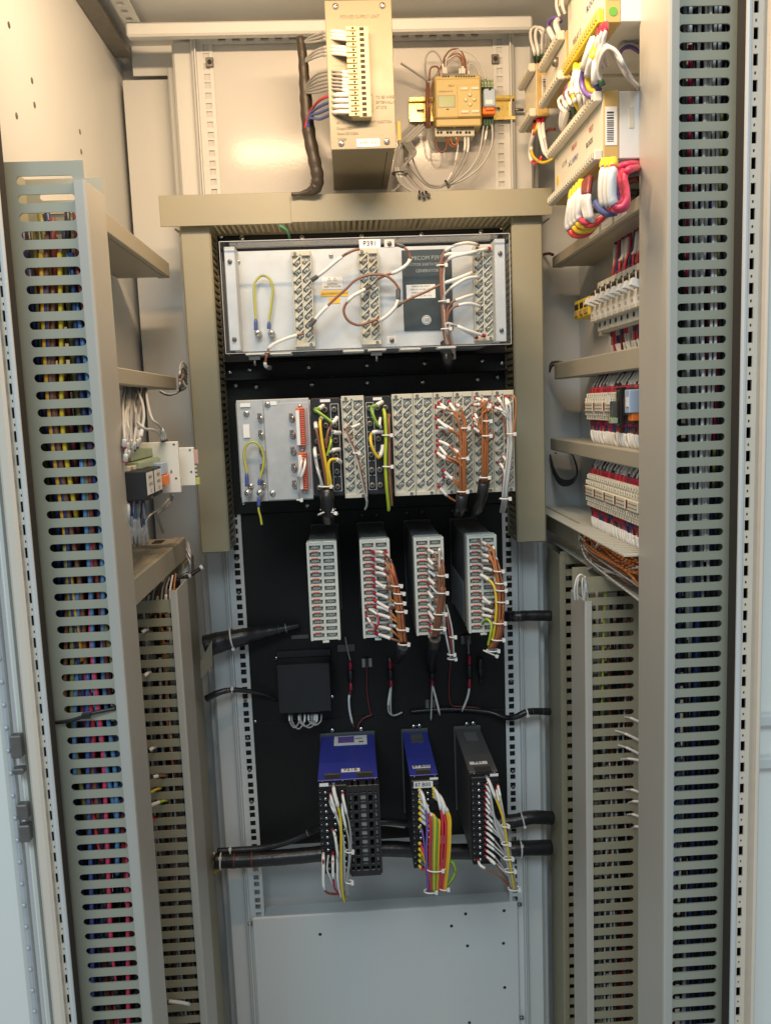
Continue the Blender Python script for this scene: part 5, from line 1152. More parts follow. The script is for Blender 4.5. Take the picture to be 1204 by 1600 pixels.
MB().cyl((XM+.0095, yn2-.0006, z02+.012), (XM+.0095, yn2+.0002, z02+.012), .0050, 14).build('green_sticker', wgreen, m2)
kk = bx('terminal_rail', yelcap, m2, XM-.008, XM-.001, yn2, yf2, z02, z02+.016, .001); nn = 18; M = None
for i in range(nn):
    y = yn2+(i+.5)*(yf2-yn2)/nn
    if M is None: M = MB().box(-.0012, .0002, -.0018, .0018, -.004, .004, .0003).build('terminal_mouth', amberst, kk); M.location = (XM-.0084, y, z02+.008)
    else: inst(M, kk, (XM-.0084, y, z02+.008))
for yy, zz, m, s_ in ((yn2+.055, .055, redink, 'TEST'), (yn2+.052, .043, wblue, 'BLOCK'), (yn2+.11, .030, greyink, 'RELAY 3'),): text(s_, m2, (XM-.0010, yy, z02+zz), .010, m, 'x-')
MB().cyl((XM-.0014, yn2+.03, z02+.070), (XM-.0006, yn2+.03, z02+.070), .0075, 14).build('yellow_sticker', wyel, m2)
bx('top_terminal_rail', cream, m2, XM-.011, XM-.001, yf2-.06, yf2+.02, z02+.088, z02+.102, .001)
m3, (yn3, yf3, z03, z13) = module('cream terminal module with a round dark knob, behind the yellow terminal row', 884, 852, 46, 124, XM+.002, True)
q = Q(869, 97, XM); MB().rings([(XM+.002, q.y, q.z), (XM-.004, q.y, q.z), (XM-.006, q.y, q.z)], [.0065, .006, .004], 14).build('knob', dsteel, m3)
m4, (yn4, yf4, z04, z14) = module('small ochre-sided terminal module with barcode, farthest left of the right-wall modules', 838, 820, 97, 182, XM-.006, True)
barcode(m4, XM+.0015, XM+.0135, z04+.018, z14-.018, yn4)
# ---- wires of these modules
def rloom(label, ws, grp='looms on the right-wall modules'):
    t = thing('wire_loom', label, 'wiring', grp)
    for w in ws: wire(t, UX(*w[0]), w[1], w[2], w[3] if len(w) > 3 else (), lug=w[4] if len(w) > 4 else None, lr=1.5, ll=.016)
    return t
rloom('white wires looping over the small ochre-sided module', [([(836, 96, .27), (834, 80, .262), (829, 62, .262), (829, 48, .265), (837, 42, .27), (846, 52, .275), (848, 70, .28), (850, 85, .285)], wwhite, .0024, (), dgreen), ([(841, 98, .272), (840, 80, .265), (836, 60, .265), (837, 47, .268), (843, 43, .272), (852, 52, .278), (854, 75, .285)], wwhite, .0024, (), dgreen), ([(846, 98, .276), (846, 80, .27), (846, 60, .27), (850, 48, .275), (856, 56, .282), (858, 80, .288)], wlgrey, .002, (), dgreen)])
rloom('white, yellow and red wires hanging in a loop under the small ochre-sided module', [([(841, 184, .272), (838, 200, .266), (831, 215, .264), (829, 230, .264), (833, 245, .265), (846, 254, .268), (860, 250, .275), (866, 242, .28)], wyel, .0024, [(.22, .48)], wcrim), ([(836, 186, .270), (834, 205, .264), (828, 228, .263), (828, 244, .264), (834, 256, .265), (842, 252, .267), (846, 244, .27)], wred, .0025, [(.15, .6)], wmar), ([(842, 184, .273), (842, 204, .268), (846, 222, .268), (850, 238, .27), (856, 246, .272)], wwhite, .0022, [(.1, .8)], wcrim), ([(848, 184, .278), (848, 205, .272), (852, 225, .272), (855, 240, .274), (862, 247, .278)], wlgrey, .0022, [(.1, .4)], wcrim), ([(866, 202, .29), (858, 202, .285), (850, 208, .282), (848, 214, .28)], wmar, .0022)])
rloom('violet and white wires at the top corner between beam and upper module', [([(866, 62, .268), (859, 50, .264), (856, 40, .263), (860, 30, .264), (870, 28, .268), (876, 34, .272)], wviolet, .0028, [(.0, .3)]), ([(874, 55, .27), (870, 45, .267), (868, 36, .266), (872, 30, .268)], wwhite, .003, [(.0, .9)]), ([(874, 26, .262), (869, 10, .258), (870, -6, .258), (876, -14, .262)], wlgrey, .0022), ([(882, 22, .262), (878, 8, .258), (879, -8, .26)], wlgrey, .0022)])
ws = []
for i, (u, v, m) in enumerate(((940, 40, wcrim), (946, 38, wcrim), (935, 46, wmar))): ws.append(([(u, v, .268), (u-1, v+12, .262), (u-4, v+26, .26), (u-4, v+45, .262), (u+2, v+65, .27)], wlgrey, .0025, (), m))
ws += [([(927, 60, .262), (921, 75, .256), (915, 92, .254), (910, 112, .254), (908, 128, .254), (912, 142, .256), (922, 150, .26), (930, 148, .266)], wviolet, .0034, [(.02, .40)]),
       ([(931, 72, .262), (925, 90, .256), (919, 110, .256), (917, 126, .257), (921, 140, .260), (930, 144, .266)], wyel, .0034, [(.1, .5)], yelcap), ([(933, 70, .264), (931, 95, .26), (929, 118, .26), (931, 135, .264), (936, 140, .27)], wblue, .0034, [(.1, .65)], yelcap)]
for i in range(6): ws.append(([(934+i*1.5, 134, .268), (931+i, 110, .262), (932+i*2, 85, .259), (940+i*2.5, 70+i, .262), (950+i*3, 74+i*2, .268), (962+i*3, 92+i*3, .276), (978+i*3, 118+i*3, .288), (999, 136+i, .30)], [wlgrey, wwhite, wlgrey][i % 3], .0022, (), dgreen))
for i in range(4): ws.append(([(999, 58+8*i, .33), (985, 56+6*i, .32), (972, 62+5*i, .31), (966, 78+4*i, .31), (970, 98+2*i, .315), (980, 110, .32)], [wlgrey, wgrey, wlgrey, wviolet][i], .0024))
rloom('white and grey wires arching under the upper module with green ferrules', ws)
ws = []
for i, u in enumerate((899, 903, 908)): ws.append(([(u, 102+2*(i % 2), .268), (u-1, 116, .260), (u-6+4*i, 138, .258), (u-2+4*i, 158, .260), (u+6, 172, .268)], [wyel, wlgrey, wwhite][i], .0028, [(.18, .62)], yelcap))
for i in range(5): ws.append(([(884+6*i, 190-7*i, .270), (882+6*i, 175-6*i, .262), (876+7*i, 168-4*i, .26), (872+6*i, 158-6*i, .262), (878+6*i, 150-6*i, .268)], wlgrey if i % 2 else wwhite, .0022, [(.3, .6)], dgreen))
for i in range(3): ws.append(([(884+3*i, 135-3*i, .272), (880+3*i, 150, .264), (879+4*i, 168, .262), (876+3*i, 190, .264), (878, 206, .27)], [wmar, wviolet, wyel][i], .0025, [(.5, .9)]))
rloom('yellow-capped white wires under the yellow terminal row', ws)
ws = []
for i, (u, v) in enumerate(((944, 253, ), (951, 253), (957, 252))):
    ws.append(([(u, v, .266), (u-1, v+14, .258), (u-3, v+35, .256), (u-2, v+60, .257), (u+6, v+72, .262), (u+16, v+70, .268), (u+22, v+55, .275), (u+18, v+30, .283), (u+14, v+14, .29)], [wblue, wpink, wpink][i], .0040, [(.12, .44)], yelcap))
ws.append(([(999, 262, .30), (985, 264, .29), (976, 272, .284), (975, 290, .28), (979, 310, .275), (975, 324, .27), (962, 328, .264), (950, 322, .262)], wpink, .0042))
ws.append(([(999, 256, .31), (985, 256, .30), (972, 258, .29), (964, 262, .284)], wpink, .0038)); ws.append(([(930, 316, .26), (938, 328, .262), (950, 334, .266), (962, 332, .272)], wblue, .0040))
ws.append(([(999, 280, .33), (985, 282, .325), (970, 290, .32), (958, 300, .315)], wmar, .004)); ws.append(([(999, 300, .34), (980, 300, .335), (965, 306, .33)], wblack, .004))
rloom('pink-red and blue cables with white sleeves looping under the lower module, nearest group', ws)
ws = []
for i in range(4):
    u = 894+4.5*i; v = 300-5*i
    ws.append(([(u, v, .262), (u-2, v+16, .255), (u-6+i, v+40, .254), (u-6+i, v+56, .255), (u+3+2*i, v+68-2*i, .260), (u+22, v+66-2*i, .268), (u+36, v+52, .276), (u+44, v+40, .284)], [wred, wyel, wyel, wpink][i], .0036, [(.12, .46)], yelcap))
for i in range(3): ws.append(([(913+4*i, 285-4*i, .262), (912+3*i, 305, .256), (912+4*i, 325, .257), (918+3*i, 342, .26), (930, 345, .266), (942, 338, .272)], [wmar, wlgrey, wwhite][i], .0028, [(.2, .6)], wmar))
ws.append(([(905, 345, .26), (915, 352, .262), (930, 350, .266), (945, 336, .274)], wred, .0034)); ws.append(([(904, 338, .262), (912, 348, .263), (925, 346, .267)], wnavy, .0034))
rloom('yellow and red cables with white sleeves looping under the lower module, farther group', ws)
rloom('black and dark cables lying behind the lower module wires', [([(999, 270+9*i, .37), (975, 276+8*i, .368), (950, 290+8*i, .366), (930, 305+6*i, .364)], [wblack, wmar, wblack, wgrey][i % 4], .005) for i in range(5)])
# ---- horizontal ducts on the right wall
XD = .320
def UX(*a): return UX0(*[(u, v, min(.384, max(X+.024, .324))) for u, v, X in a])
def hduct(label, uf, v0, v1, xf, yn, sx=1, lab=False):
    t = thing('cable_duct', label, 'cable duct', 'horizontal wall ducts')
    yf = Q(uf, (v0+v1)/2, xf).y; z1 = Q(uf, v0, xf).z; z0 = Q(uf, v1, xf).z; s = sx
    bx('lid', ductw, t, xf, xf+s*.008, yn, yf, z0, z1, .0016)
    bx('duct_body', ductw, t, xf+s*.0085, s*.3882, yn, yf-.001, z0+.0015, z1-.0015, .0008)
    bx('lid_return', ductw, t, xf+s*.008, xf+s*.018, yn, yf, z1-.0014, z1, .0003); bx('lid_return', ductw, t, xf+s*.008, xf+s*.018, yn, yf, z0, z0+.0014, .0003)
    return t, (yf, z0, z1)
h1, (yf, z0, z1) = hduct('olive wall duct below the terminal modules on the right, with white label strips', 862, 402, 419, XD, -.424)
for i in range(3): 
    o = bx('label_strip', labelw, h1, XD-.0006, XD, -.375+i*.056, -.375+i*.056+.045, z0+.005, z1-.002, 0); text('- - - - - -', o, (XD-.0008, -.352+i*.056, (z0+z1)/2), .005, greyink, 'x-')
h2, _ = hduct('olive wall duct between circuit breakers and first relay row on the right', 865, 568, 593, XD, -.424)
h3, _ = hduct('olive wall duct between the two relay rows on the right', 859, 684, 703, XD, -.424)
t = thing('wire_loom', 'small coil of grey and brown wire at the end of the middle right wall duct', 'wiring')
for i in range(4): wire(t, UX((858, 572+3*i, .30), (862, 566+2*i, .296), (872, 564+2*i, .294), (884, 566+2*i, .296), (889, 569, .305)), [wgrey, wbrown, wlgrey, wblack][i], .0018)
t = thing('wire_loom', 'black wire loops drooping at the end of the lowest smooth right wall duct', 'wiring')
for i in range(4): wire(t, UX((858, 706+2*i, .31), (864, 730+3*i, .305), (875, 748+3*i, .305), (892, 750+2*i, .31), (901, 738, .318), (896, 716, .33), (888, 702, .34)), wblack, .0017)
wire(t, UX((858, 735, .32), (862, 715, .315), (868, 706, .32)), wblack, .004)
t = thing('wire', 'dark red wire tip at the end of the upper right wall duct', 'wire'); wire(t, UX((848, 398, .30), (856, 396, .295), (863, 398, .296)), wmar, .0026)
# ---- circuit breakers
XB = .322; yB0 = Yx(922, XB, 480); zt1 = Q(950, 427, XB).z; zb1 = Q(950, 512, XB).z; zm = (zt1+zb1)/2
t0 = thing('mounting_rail', 'steel rail stub poking out left of the circuit breakers', 'mounting rail'); bx('rail', dsteel, t0, .372, .380, -.38, yB0+.022, zm-.0175, zm+.0175, .0005); bx('rail_foot', beige, t0, .34, .372, yB0+.001, yB0+.020, zb1-.004, zb1+.010, .001)
for i in range(9):
    y1 = yB0-i*.0238; y0 = y1-.0232; names = ('farthest, at the left end of the row beside the yellow clamps', 'second from the left end', 'third from the left end', 'fourth from the left end', 'fifth from the left end', 'sixth from the left end', 'third from the right end', 'second from the right end beside the front duct', 'nearest, half hidden by the front duct')
    t = thing('circuit_breaker', 'white circuit breaker, '+names[i], 'circuit breaker', 'circuit breakers on the right wall')
    bx('body', cream, t, XB+.018, .3705, y0, y1, zb1, zt1, .001)
    bx('upper_shoulder', termw, t, XB+.010, XB+.0182, y0+.0002, y1-.0002, zt1-.020, zt1-.001, .001); bx('lower_shoulder', termw, t, XB+.010, XB+.0182, y0+.0002, y1-.0002, zb1+.001, zb1+.021, .001)
    f_ = bx('nose', cream, t, XB, XB+.0182, y0+.0003, y1-.0003, zm-.0215, zm+.0225, .0015)
    bx('toggle_slot', hole, f_, XB-.0004, XB+.002, y0+.0028, y1-.0028, zm+.002, zm+.0195, 0)
    MB().obox((XB-.004, (y0+y1)/2, zm+.006), (1, 0, -.35), (0, 1, 0), (.35, 0, 1), .0065, .0052, .0042).build('toggle', wwhite, f_)
    bx('rating_mark', dsteel, f_, XB-.0006, XB, y0+.003, y1-.003, zm+.0196, zm+.0222, 0); bx('label', labelw, f_, XB-.0005, XB, y0+.002, y1-.002, zm-.017, zm-.007, 0)
    text('C4' if i % 2 else 'C6', f_, (XB-.0007, (y0+y1)/2, zm-.012), .006, greyink, 'x-')
    for zz, s in ((zt1-.010, 1), (zb1+.010, -1)): MB().cyl((XB+.0095, (y0+y1)/2, zz), (XB+.012, (y0+y1)/2, zz), .0034, 10).build('terminal_screw', hole, t)
ws = []
for i in range(12):
    y = yB0-.0088-i*.0176
    for s in (-.0035, .0035):
        ws.append((y+s, i))
t = thing('wire_loom', 'red and blue wires rising from the tops of the circuit breakers', 'wiring', 'looms on the circuit breakers')
t2 = thing('wire_loom', 'red, grey and blue wires dropping from the bottoms of the circuit breakers', 'wiring', 'looms on the circuit breakers')
for k, (y, i) in enumerate(ws):
    m = [wred, wcrim, wnavy, wlgrey, wblack][(k*7+i) % 5]
    wire(t, [(.352, y, zt1-.002), (.352+.004*math.sin(k), y, zt1+.015), (.358, y+.006*math.sin(k*2.1), zt1+.035), (.362, y+.010*math.sin(k*1.3), zt1+.075)], m, .0022, [(.45, .8)] if k % 3 else [], [wcrim, wcrim, wnavy][k % 3], ll=.02)
    m = [wred, wlgrey, wnavy, wgrey, wmar][(k*3+i) % 5]
    wire(t2, [(.352, y, zb1+.002), (.352, y, zb1-.015), (.356, y+.006*math.sin(k*1.9), zb1-.035), (.360, y+.012*math.sin(k*1.1), zb1-.075)], m, .0020, [(.4, .75)] if k % 4 else [], [wcrim, wnavy, wgrey][k % 3], ll=.016)
tt0 = thing('yellow_terminal', 'bank of three small yellow clamp terminals left of the circuit breakers', 'terminal block')
yy0 = Yx(897, .345, 482); yy1 = Yx(919, .345, 482); zt2 = Q(908, 467, .345).z; zb2 = Q(908, 496, .345).z
for i in range(3):
    a = yy0+(yy1-yy0)*i/3; b = yy0+(yy1-yy0)*(i+1)/3-(.0012 if yy1 > yy0 else -.0012)
    o = bx('clamp', yelcap, tt0, .345, .386, a, b, zb2, zt2, .0012); bx('clamp_mouth', hole, o, .3444, .348, min(a, b)+.003, max(a, b)-.003, (zb2+zt2)/2, (zb2+zt2)/2+.009, 0); bx('clamp_lever', amberst, o, .343, .3452, min(a, b)+.003, max(a, b)-.003, zb2+.004, (zb2+zt2)/2-.003, .0005)
# ---- relay rows
def relay_row(v_top, v_bot, uref, ufar, n, xf, desc, names, extra=False):
    zt_ = Q(uref, v_top, xf).z; zb_ = Q(uref, v_bot, xf).z; yf = Yx(ufar, xf, (v_top+v_bot)/2); w = .0475; zc = (zt_+zb_)/2
    ts = []
    for i in range(n):
        y1 = yf-i*w; y0 = y1-w+.0012
        t = thing('relay_socket', 'cream relay socket in the '+desc+', '+names[i], 'relay socket', 'relay sockets in the '+desc)
        bx('body', cream, t, xf+.006, .386, y0, y1, zb_, zt_, .001); bx('edge', blackp, t, xf+.012, .385, y0-.0011, y0-.0002, zb_-.001, zt_+.001, 0)
        for s in (1, -1):
            for k in range(5):
                for r in range(2):
                    z = zc+s*(.0125+.008*r)*(zt_-zb_)/.050; y = y0+.003+(y1-y0-.006)*k/4
                    if not hasattr(relay_row, 'mesh'):
                        o = MB().box(-.0022, 0, -.0019, .0019, -.003, .003, .0004); o.cur = 1; o.cyl((-.0024, 0, 0), (-.002, 0, 0), .0010, 6); o = o.build('terminal', [cream, hole], t); relay_row.mesh = o.data
                    else: o = bpy.data.objects.new('terminal', relay_row.mesh); COL.objects.link(o); o.parent = t
                    o.location = (xf+.006-(.002 if r == 0 else 0), y, z)
        f = bx('centre', cream, t, xf, xf+.006, y0+.001, y1-.001, zc-.007, zc+.007, .0008); bx('window', wmar, f, xf-.0004, xf+.0002, y1-.008, y1-.002, zc-.005, zc+.006, 0)
        for k in range(2): bx('print', greyink, f, xf-.0003, xf, y0+.003, y1-.010, zc+.002-.005*k, zc+.003-.005*k, 0)
        ts.append((y0, y1))
    t = thing('wire_loom', 'red-lugged wires above the '+desc, 'wiring', 'looms on the relay rows'); t2 = thing('wire_loom', 'dark red-lugged wires with white sleeves below the '+desc, 'wiring', 'looms on the relay rows')
    r = random.Random(int(v_top))
    yend = yf-n*w-(.07 if extra else 0)
    k = 0; y = yf-.004
    while y > yend:
        lr_ = 1.5
        wire(t, [(xf+.012, y, zt_-.001), (xf+.013, y, zt_+.010), (xf+.02, y+r.uniform(-.004, .004), zt_+.022), (xf+.035, y+r.uniform(-.012, .012), zt_+.05)], r.choice([wlgrey, wgrey, wwhite, wblack]), .0020, [(.38, .7)] if k % 2 else [], r.choice([wcrim, wcrim, wmar, wred]), ll=.017)
        wire(t2, [(xf+.012, y, zb_+.001), (xf+.012, y, zb_-.012), (xf+.012, y-r.uniform(.0, .012), zb_-.030), (xf+.03, y-r.uniform(.0, .02), zb_-.05)], r.choice([wnavy, wblack, wmar, wcrim]), .0020, [(.42, .75)], r.choice([wcrim, wcrim, wmar, wnavy]), ll=.015)
        k += 1; y -= .0078
    return yf-n*w, zb_, zt_
ye, zb_, zt_ = relay_row(614, 657, 930, 911, 3, .322, 'upper relay row', ['farthest from the viewer', 'in the middle of the three', 'next to the clear relay cover'], True)
t = thing('plug_relay', 'clear-cased plug-in relay at the right end of the upper relay row', 'relay'); bx('base', blackp, t, .325, .386, ye-.020, ye-.001, zb_-.004, zt_+.006, .001); o = bx('clear_case', acrylic, t, .312, .3245, ye-.0185, ye-.002, zb_-.006, zt_+.002, .001); bx('coil', dsteel, t, .315, .323, ye-.014, ye-.006, zb_+.006, zt_-.012, .001); bx('contact_block', greent, t, .314, .323, ye-.016, ye-.004, zb_-.002, zb_+.005, .0005); bx('label', labelw, t, .3112, .3118, ye-.0165, ye-.004, zt_-.016, zt_-.004, 0)
t = thing('relay_socket', 'black empty relay socket near the front duct in the upper relay row', 'relay socket'); bx('body', blackp, t, .33, .386, ye-.060, ye-.022, zb_-.002, zt_+.004, .001); bx('rib', blackp, t, .326, .3298, ye-.045, ye-.025, zb_+.008, zt_-.008, .001)
t = thing('plug_relay', 'pale blue relay with orange lever half hidden by the front right duct', 'relay'); bx('relay_body', paleblue, t, .316, .3297, ye-.080, ye-.063, zb_+.012, zt_+.002, .001); bx('retaining_clip', dorange, t, .320, .3298, ye-.079, ye-.064, zb_+.002, zb_+.0115, .001); bx('label', labelw, t, .3152, .3160, ye-.078, ye-.070, zb_+.020, zb_+.032, 0)
relay_row(746, 800, 935, 912, 5, .322, 'lower relay row', ['farthest from the viewer', 'second from the far end', 'in the middle of the five', 'fourth from the far end', 'nearest, at the edge of the front duct'])
# ---- open slotted duct with orange-brown wires
t = thing('cable_duct', 'open beige slotted duct on the right wall spilling orange-brown wires', 'cable duct', 'horizontal wall ducts')
XO = .322; yf = Q(868, 800, .34).y; zt_ = Q(905, 818, XO).z; ynr = -.424; ze = Q(905, 858, XO).z
yE = Q(905, 835, XO).y
M = MB(); slotwall(M, lambda a, b, c: (.386-a, yf-b, zt_-c), yf-ynr, .086, .0125, .014, .086, .0056, .002, k=2, opened=True); M.build('slotted_wall', beige, t)
M = MB(); slotwall(M, lambda a, b, c: (.386-a, yf-b, ze-.02-c), yf-ynr, .06, .0105, .012, .06, .0040, .002, k=2, opened=True); M.build('slotted_wall', beige, t)
bx('back', beige, t, .3864, .388, ynr, yf, ze-.02, zt_, 0); bx('end_lid', olive, t, XO-.002, XO+.001, yE, yf, ze, zt_+.001, .0008); bx('end_cap', olive, t, XO, .386, yf, yf+.002, ze, zt_-.003, .0005)
t = thing('wire_loom', 'sheaf of orange-brown wires in the open beige duct', 'wiring'); r = random.Random(2)
for i in range(30):
    o = r.uniform(0, 1); wire(t, [(.350+.025*o, yE+.03, ze+.020+.010*o), (.324+.03*o, yE-.02, ze+.008+.018*r.random()), (.317+.03*o, yE-.07, zt_-.046+.026*r.random()), (.318+.03*o, -.37, zt_-.052+.030*r.random()), (.323+.04*o, -.42, zt_-.052+.03*r.random())], r.choice([wor, wor, wbrown]), .0019)
for i in (0, 3): wire(t, [(.326+.004*i, yE+.01, ze+.012), (.320, yE-.03, ze-.002+.004*i), (.320, yE-.08, ze-.010+.005*i), (.323, -.42, ze-.020+.006*i)], [wlgrey, wgrey, wwhite][i % 3], .0016)
for pts in ([(905, 838, .298), (915, 850, .29), (922, 868, .288), (926, 885, .288), (940, 893, .29), (965, 893, .293), (999, 886, .296)], [(926, 885, .288), (915, 893, .286), (905, 905, .285), (898, 915, .286)], [(999, 912, .30), (970, 900, .296), (945, 890, .292), (928, 880, .290)]): wire(t, UX(*pts), wlgrey, .0018)
wire(t, UX((927, 866, .288), (933, 852, .286), (943, 846, .287), (946, 845, .288)), wwhite, .0028)
t = thing('wire_loom', 'coil of white wire tied at the top corner of the lower right slotted duct', 'wiring')
for i in (0, 1, 3): wire(t, U((898+4.2*i, 938, -.262+.005*i), (897+4.0*i, 920-3*i, -.268+.004*i), (901+3.4*i, 903-2*(i % 2), -.270+.006*i), (908+2.0*i, 898+2*i, -.268+.004*i), (913+.6*i, 908+3*i, -.262), (912+2.5*i, 940, -.250)), wwhite, .0014)
t = thing('wire_loom', 'violet and brown wire ends beside the end of the open beige duct', 'wiring')
for i in range(7): wire(t, UX((858, 820+3*i, .33), (866, 832+2*i, .325), (874, 846+i, .322), (880, 853, .32)), [wviolet, wbrown, wmar, wviolet, wgrey, wbrown, wviolet][i], .0016)
# white ferruled ends poking out of the lower right slotted duct
t = thing('wire_loom', 'white-sleeved wire ends poking through slots of the lower right duct', 'wiring'); r = random.Random(6)
for (u0, v0, u1, v1) in ((955, 1140, 1000, 1158), (960, 1163, 998, 1178), (972, 1120, 998, 1128), (965, 1187, 998, 1188), (975, 1234, 998, 1238), (980, 1255, 998, 1253), (978, 1273, 998, 1276), (985, 1295, 998, 1292)): wire(t, U((u0, v0, -.256), ((u0+u1)/2, (v0+v1)/2-2, -.268), (u1, v1, -.272)), wlgrey, .0014, [(.45, .98)])
# ================================================================== LEFT WALL
UX = UX0
def hductL(label, uf, v0, v1, yn): return hduct(label, uf, v0, v1, -.3065, yn, -1)
hductL('highest olive wall duct on the left, seen from below', 265, 411, 434, -.415)
hductL('middle olive wall duct on the left with grey wires dropping from it', 276, 589, 609, -.415)
t3, (yf, z0, z1) = hductL('lowest olive wall duct on the left with wires entering its top', 291, 838, 873, -.415)
bx('top_opening', hole, t3, -.35, -.335, yf-.05, yf-.02, z1-.0010, z1-.0003, 0)
t = thing('wire_loom', 'knot of grey wires at the end of the middle left wall duct', 'wiring')
for i in range(6): wire(t, UX((292, 575+5*i, -.285), (286, 566+5*i, -.28), (281, 575+6*i, -.277), (283, 595+3*i, -.28), (290, 606, -.285)), [wgrey, wlgrey, wblack, wbrown, wgrey, wblack][i], .0017)
for i in range(2): wire(t, UX((250, 610+2*i, -.30), (262, 616+i, -.29), (276, 614, -.282), (288, 606, -.28)), wblack if i else wgrey, .0015)
# terminal block cards
cardm = mat('white_card_plastic', (.78, .78, .71), .45, var=.03)
def card(label, un, v0, v1, Y, xb, stuff):
    t = thing('terminal_card', label, 'terminal block', 'pale terminal cards on the left wall')
    z1 = P(un-10, v0, Y).z; z0 = P(un-10, v1, Y).z; xf = P(un, (v0+v1)/2, Y).x
    bx('plate', cardm, t, xf, xb, Y, Y+.008, z0, z1, .0008)
    for z in (z1-.004, z0+.02): MB().cyl((xf-.005, Y-.0004, z), (xf-.005, Y+.0002, z), .0016, 8).build('pin', dsteel, t)
    return t, xf, z0, z1
c1, xf1, z0, z1 = card('taller pale terminal card behind the black relays on the left wall', 280, 690, 770, -.27, -.388, 0)
bx('key_print', dsteel, c1, xf1-.012, xf1-.010, -.2704, -.27, (z0+z1)/2-.008, (z0+z1)/2-.004, 0)
c2, xf2, z0, z1 = card('shorter pale terminal card sticking out farthest on the left wall', 304, 699, 759, -.225, -.36, 0)
bx('pink_insert', mat('pink_plastic', (.55, .36, .32), .5), c2, xf2, xf2+.006, -.225, -.219, z1-.024, z1-.004, .0005); bx('yellow_insert', mat('yellow_green_plastic', (.5, .5, .15), .5), c2, xf2, xf2+.006, -.225, -.219, z0+.001, z0+.011, .0005)
for i in range(3): bx('tooth', termw, c2, xf2, xf2+.003, -.225, -.219, z0+.014+.006*i, z0+.017+.006*i, 0)
# black relays with white labels
XL = -.279
for i, (un, uf, d) in enumerate(((229, 241, 'nearer black relay with white label on the left wall'), (241.5, 254, 'farther black relay with white label on the left wall'))):
    t = thing('black_relay', d, 'relay', 'black relays on the left wall')
    yn = Q(un, 760, XL).y; yff = Q(uf, 760, XL).y; z1 = Q(229, 735, XL).z; z0 = Q(229, 783, XL).z
    b = bx('case', blackp, t, XL, -.345, yn, yff-.001, z0, z1, .0015); bx('socket', blackp, t, -.3455, -.386, yn, yff-.001, z0-.004, z1+.006, .001)
    l = bx('label', labelw, t, XL, XL+.0005, yn+.003, yff-.003, z0+.006, z1-.003, 0); 
    for k, s_ in enumerate(('RELAY', '110V DC', '1 2', '3 4')): text(s_, l, (XL+.0006, (yn+yff)/2, z1-.009-.0085*k), .0055, greyink, 'x+')
t = thing('terminal_strip', 'pale green terminal strip on top of the black relays', 'terminal block')
yn = Q(207, 720, -.305).y; yff = Q(246, 712, -.305).y; z = Q(226, 716, -.305).z
bx('upper_row', greent, t, -.305, -.386, yn, yff, z, z+.012, .001); bx('lower_row', greent, t, -.297, -.386, yn, yff, z-.013, z-.001, .001)
for i in range(9): bx('clamp', mat('clamp_grey_green', (.38, .46, .33), .45) if i == 0 else MATS['clamp_grey_green'], t, -.2955, -.2975, yn+.003+(yff-yn-.006)*i/9, yn+.003+(yff-yn-.006)*(i+.75)/9, z-.011, z-.003, .0004)
t = thing('plug_relay', 'small pale blue relay with orange lever squeezed beside the black relays', 'relay')
yn = Q(255, 745, -.285).y; yff = Q(263, 745, -.285).y; z1 = Q(258, 722, -.285).z; z0 = Q(258, 758, -.285).z
bx('relay_body', paleblue, t, -.285, -.33, yn, yff, z0+.014, z1, .001); bx('retaining_clip', dorange, t, -.283, -.33, yn, yff, z0, z0+.0135, .001); bx('socket', caseg, t, -.3305, -.386, yn, yff, z0-.01, z1+.01, .001)
t = thing('fuse_clip', 'row of cream fuse clips above the nearer black relay', 'fuse clip')
for i in range(2): q = Q(203+9*i, 735-1.5*i, -.300); bx('clip', cream, t, -.300, -.33, q.y-.006, q.y+.007, q.z-.005, q.z+.005, .001)
t = thing('wire_loom', 'grey and white wires running down from the middle left wall duct to the relays', 'wiring', 'looms on the left wall')
for i, (a, b, vb, lug) in enumerate(((192, 194, 700, wcrim), (196, 198, 705, wnavy), (200, 203, 700, wwhite), (206, 205, 706, wwhite), (211, 209, 704, wnavy), (216, 213, 700, wnavy), (222, 216, 698, wwhite), (203, 200, 716, wred), (198, 196, 722, wred))):
    wire(t, UX((b, vb, -.300), (b+1, vb-18, -.298), ((a+b)/2+4*math.sin(i*2), 655, -.305), (a+2*math.sin(i), 630, -.32), (a+3, 606, -.335)), [wlgrey, wgrey, wlgrey, wgrey][i % 4], .0021, [(.05, .2)], lug, ll=.016)
for pts in ([(259, 690, -.29), (256, 678, -.285), (248, 664, -.285), (238, 655, -.29), (231, 630, -.30), (228, 606, -.32)], [(255, 690, -.292), (252, 680, -.288), (240, 672, -.289), (226, 670, -.292), (215, 660, -.30)], [(218, 692, -.298), (222, 670, -.295), (225, 650, -.296), (222, 628, -.305), (214, 610, -.32)]):
    wire(t, UX(*pts), wlgrey, .0020, [(.12, .3)], wnavy if pts[0][0] > 230 else None, ll=.018)
t = thing('wire_loom', 'navy and pale grey wires dropping from the relays into the lowest left wall duct', 'wiring', 'looms on the left wall')
for i in range(9):
    a = 200+3.2*i; wire(t, UX((a, 780, -.305), (a+1, 795, -.302), (a+1+3*math.sin(i*2), 815, -.304), (a+3, 836, -.312), (a+5, 852-2*(i % 3), -.325)), [wlgrey, wnavy, wlgrey, wsky, wgrey][i % 5], .0022, [(.45, .75)] if i % 2 else [(.6, .95)], [wnavy, wmar, wgrey][i % 3], ll=.02)
wire(t, UX((270, 770, -.30), (268, 782, -.298), (258, 794, -.300), (246, 803, -.305), (250, 818, -.312), (255, 832, -.325)), wgrey, .0020, [(.0, .12)], wblack)
wire(t, UX((267, 770, -.30), (262, 782, -.300), (248, 796, -.305), (232, 808, -.310), (226, 830, -.322)), wlgrey, .0014)
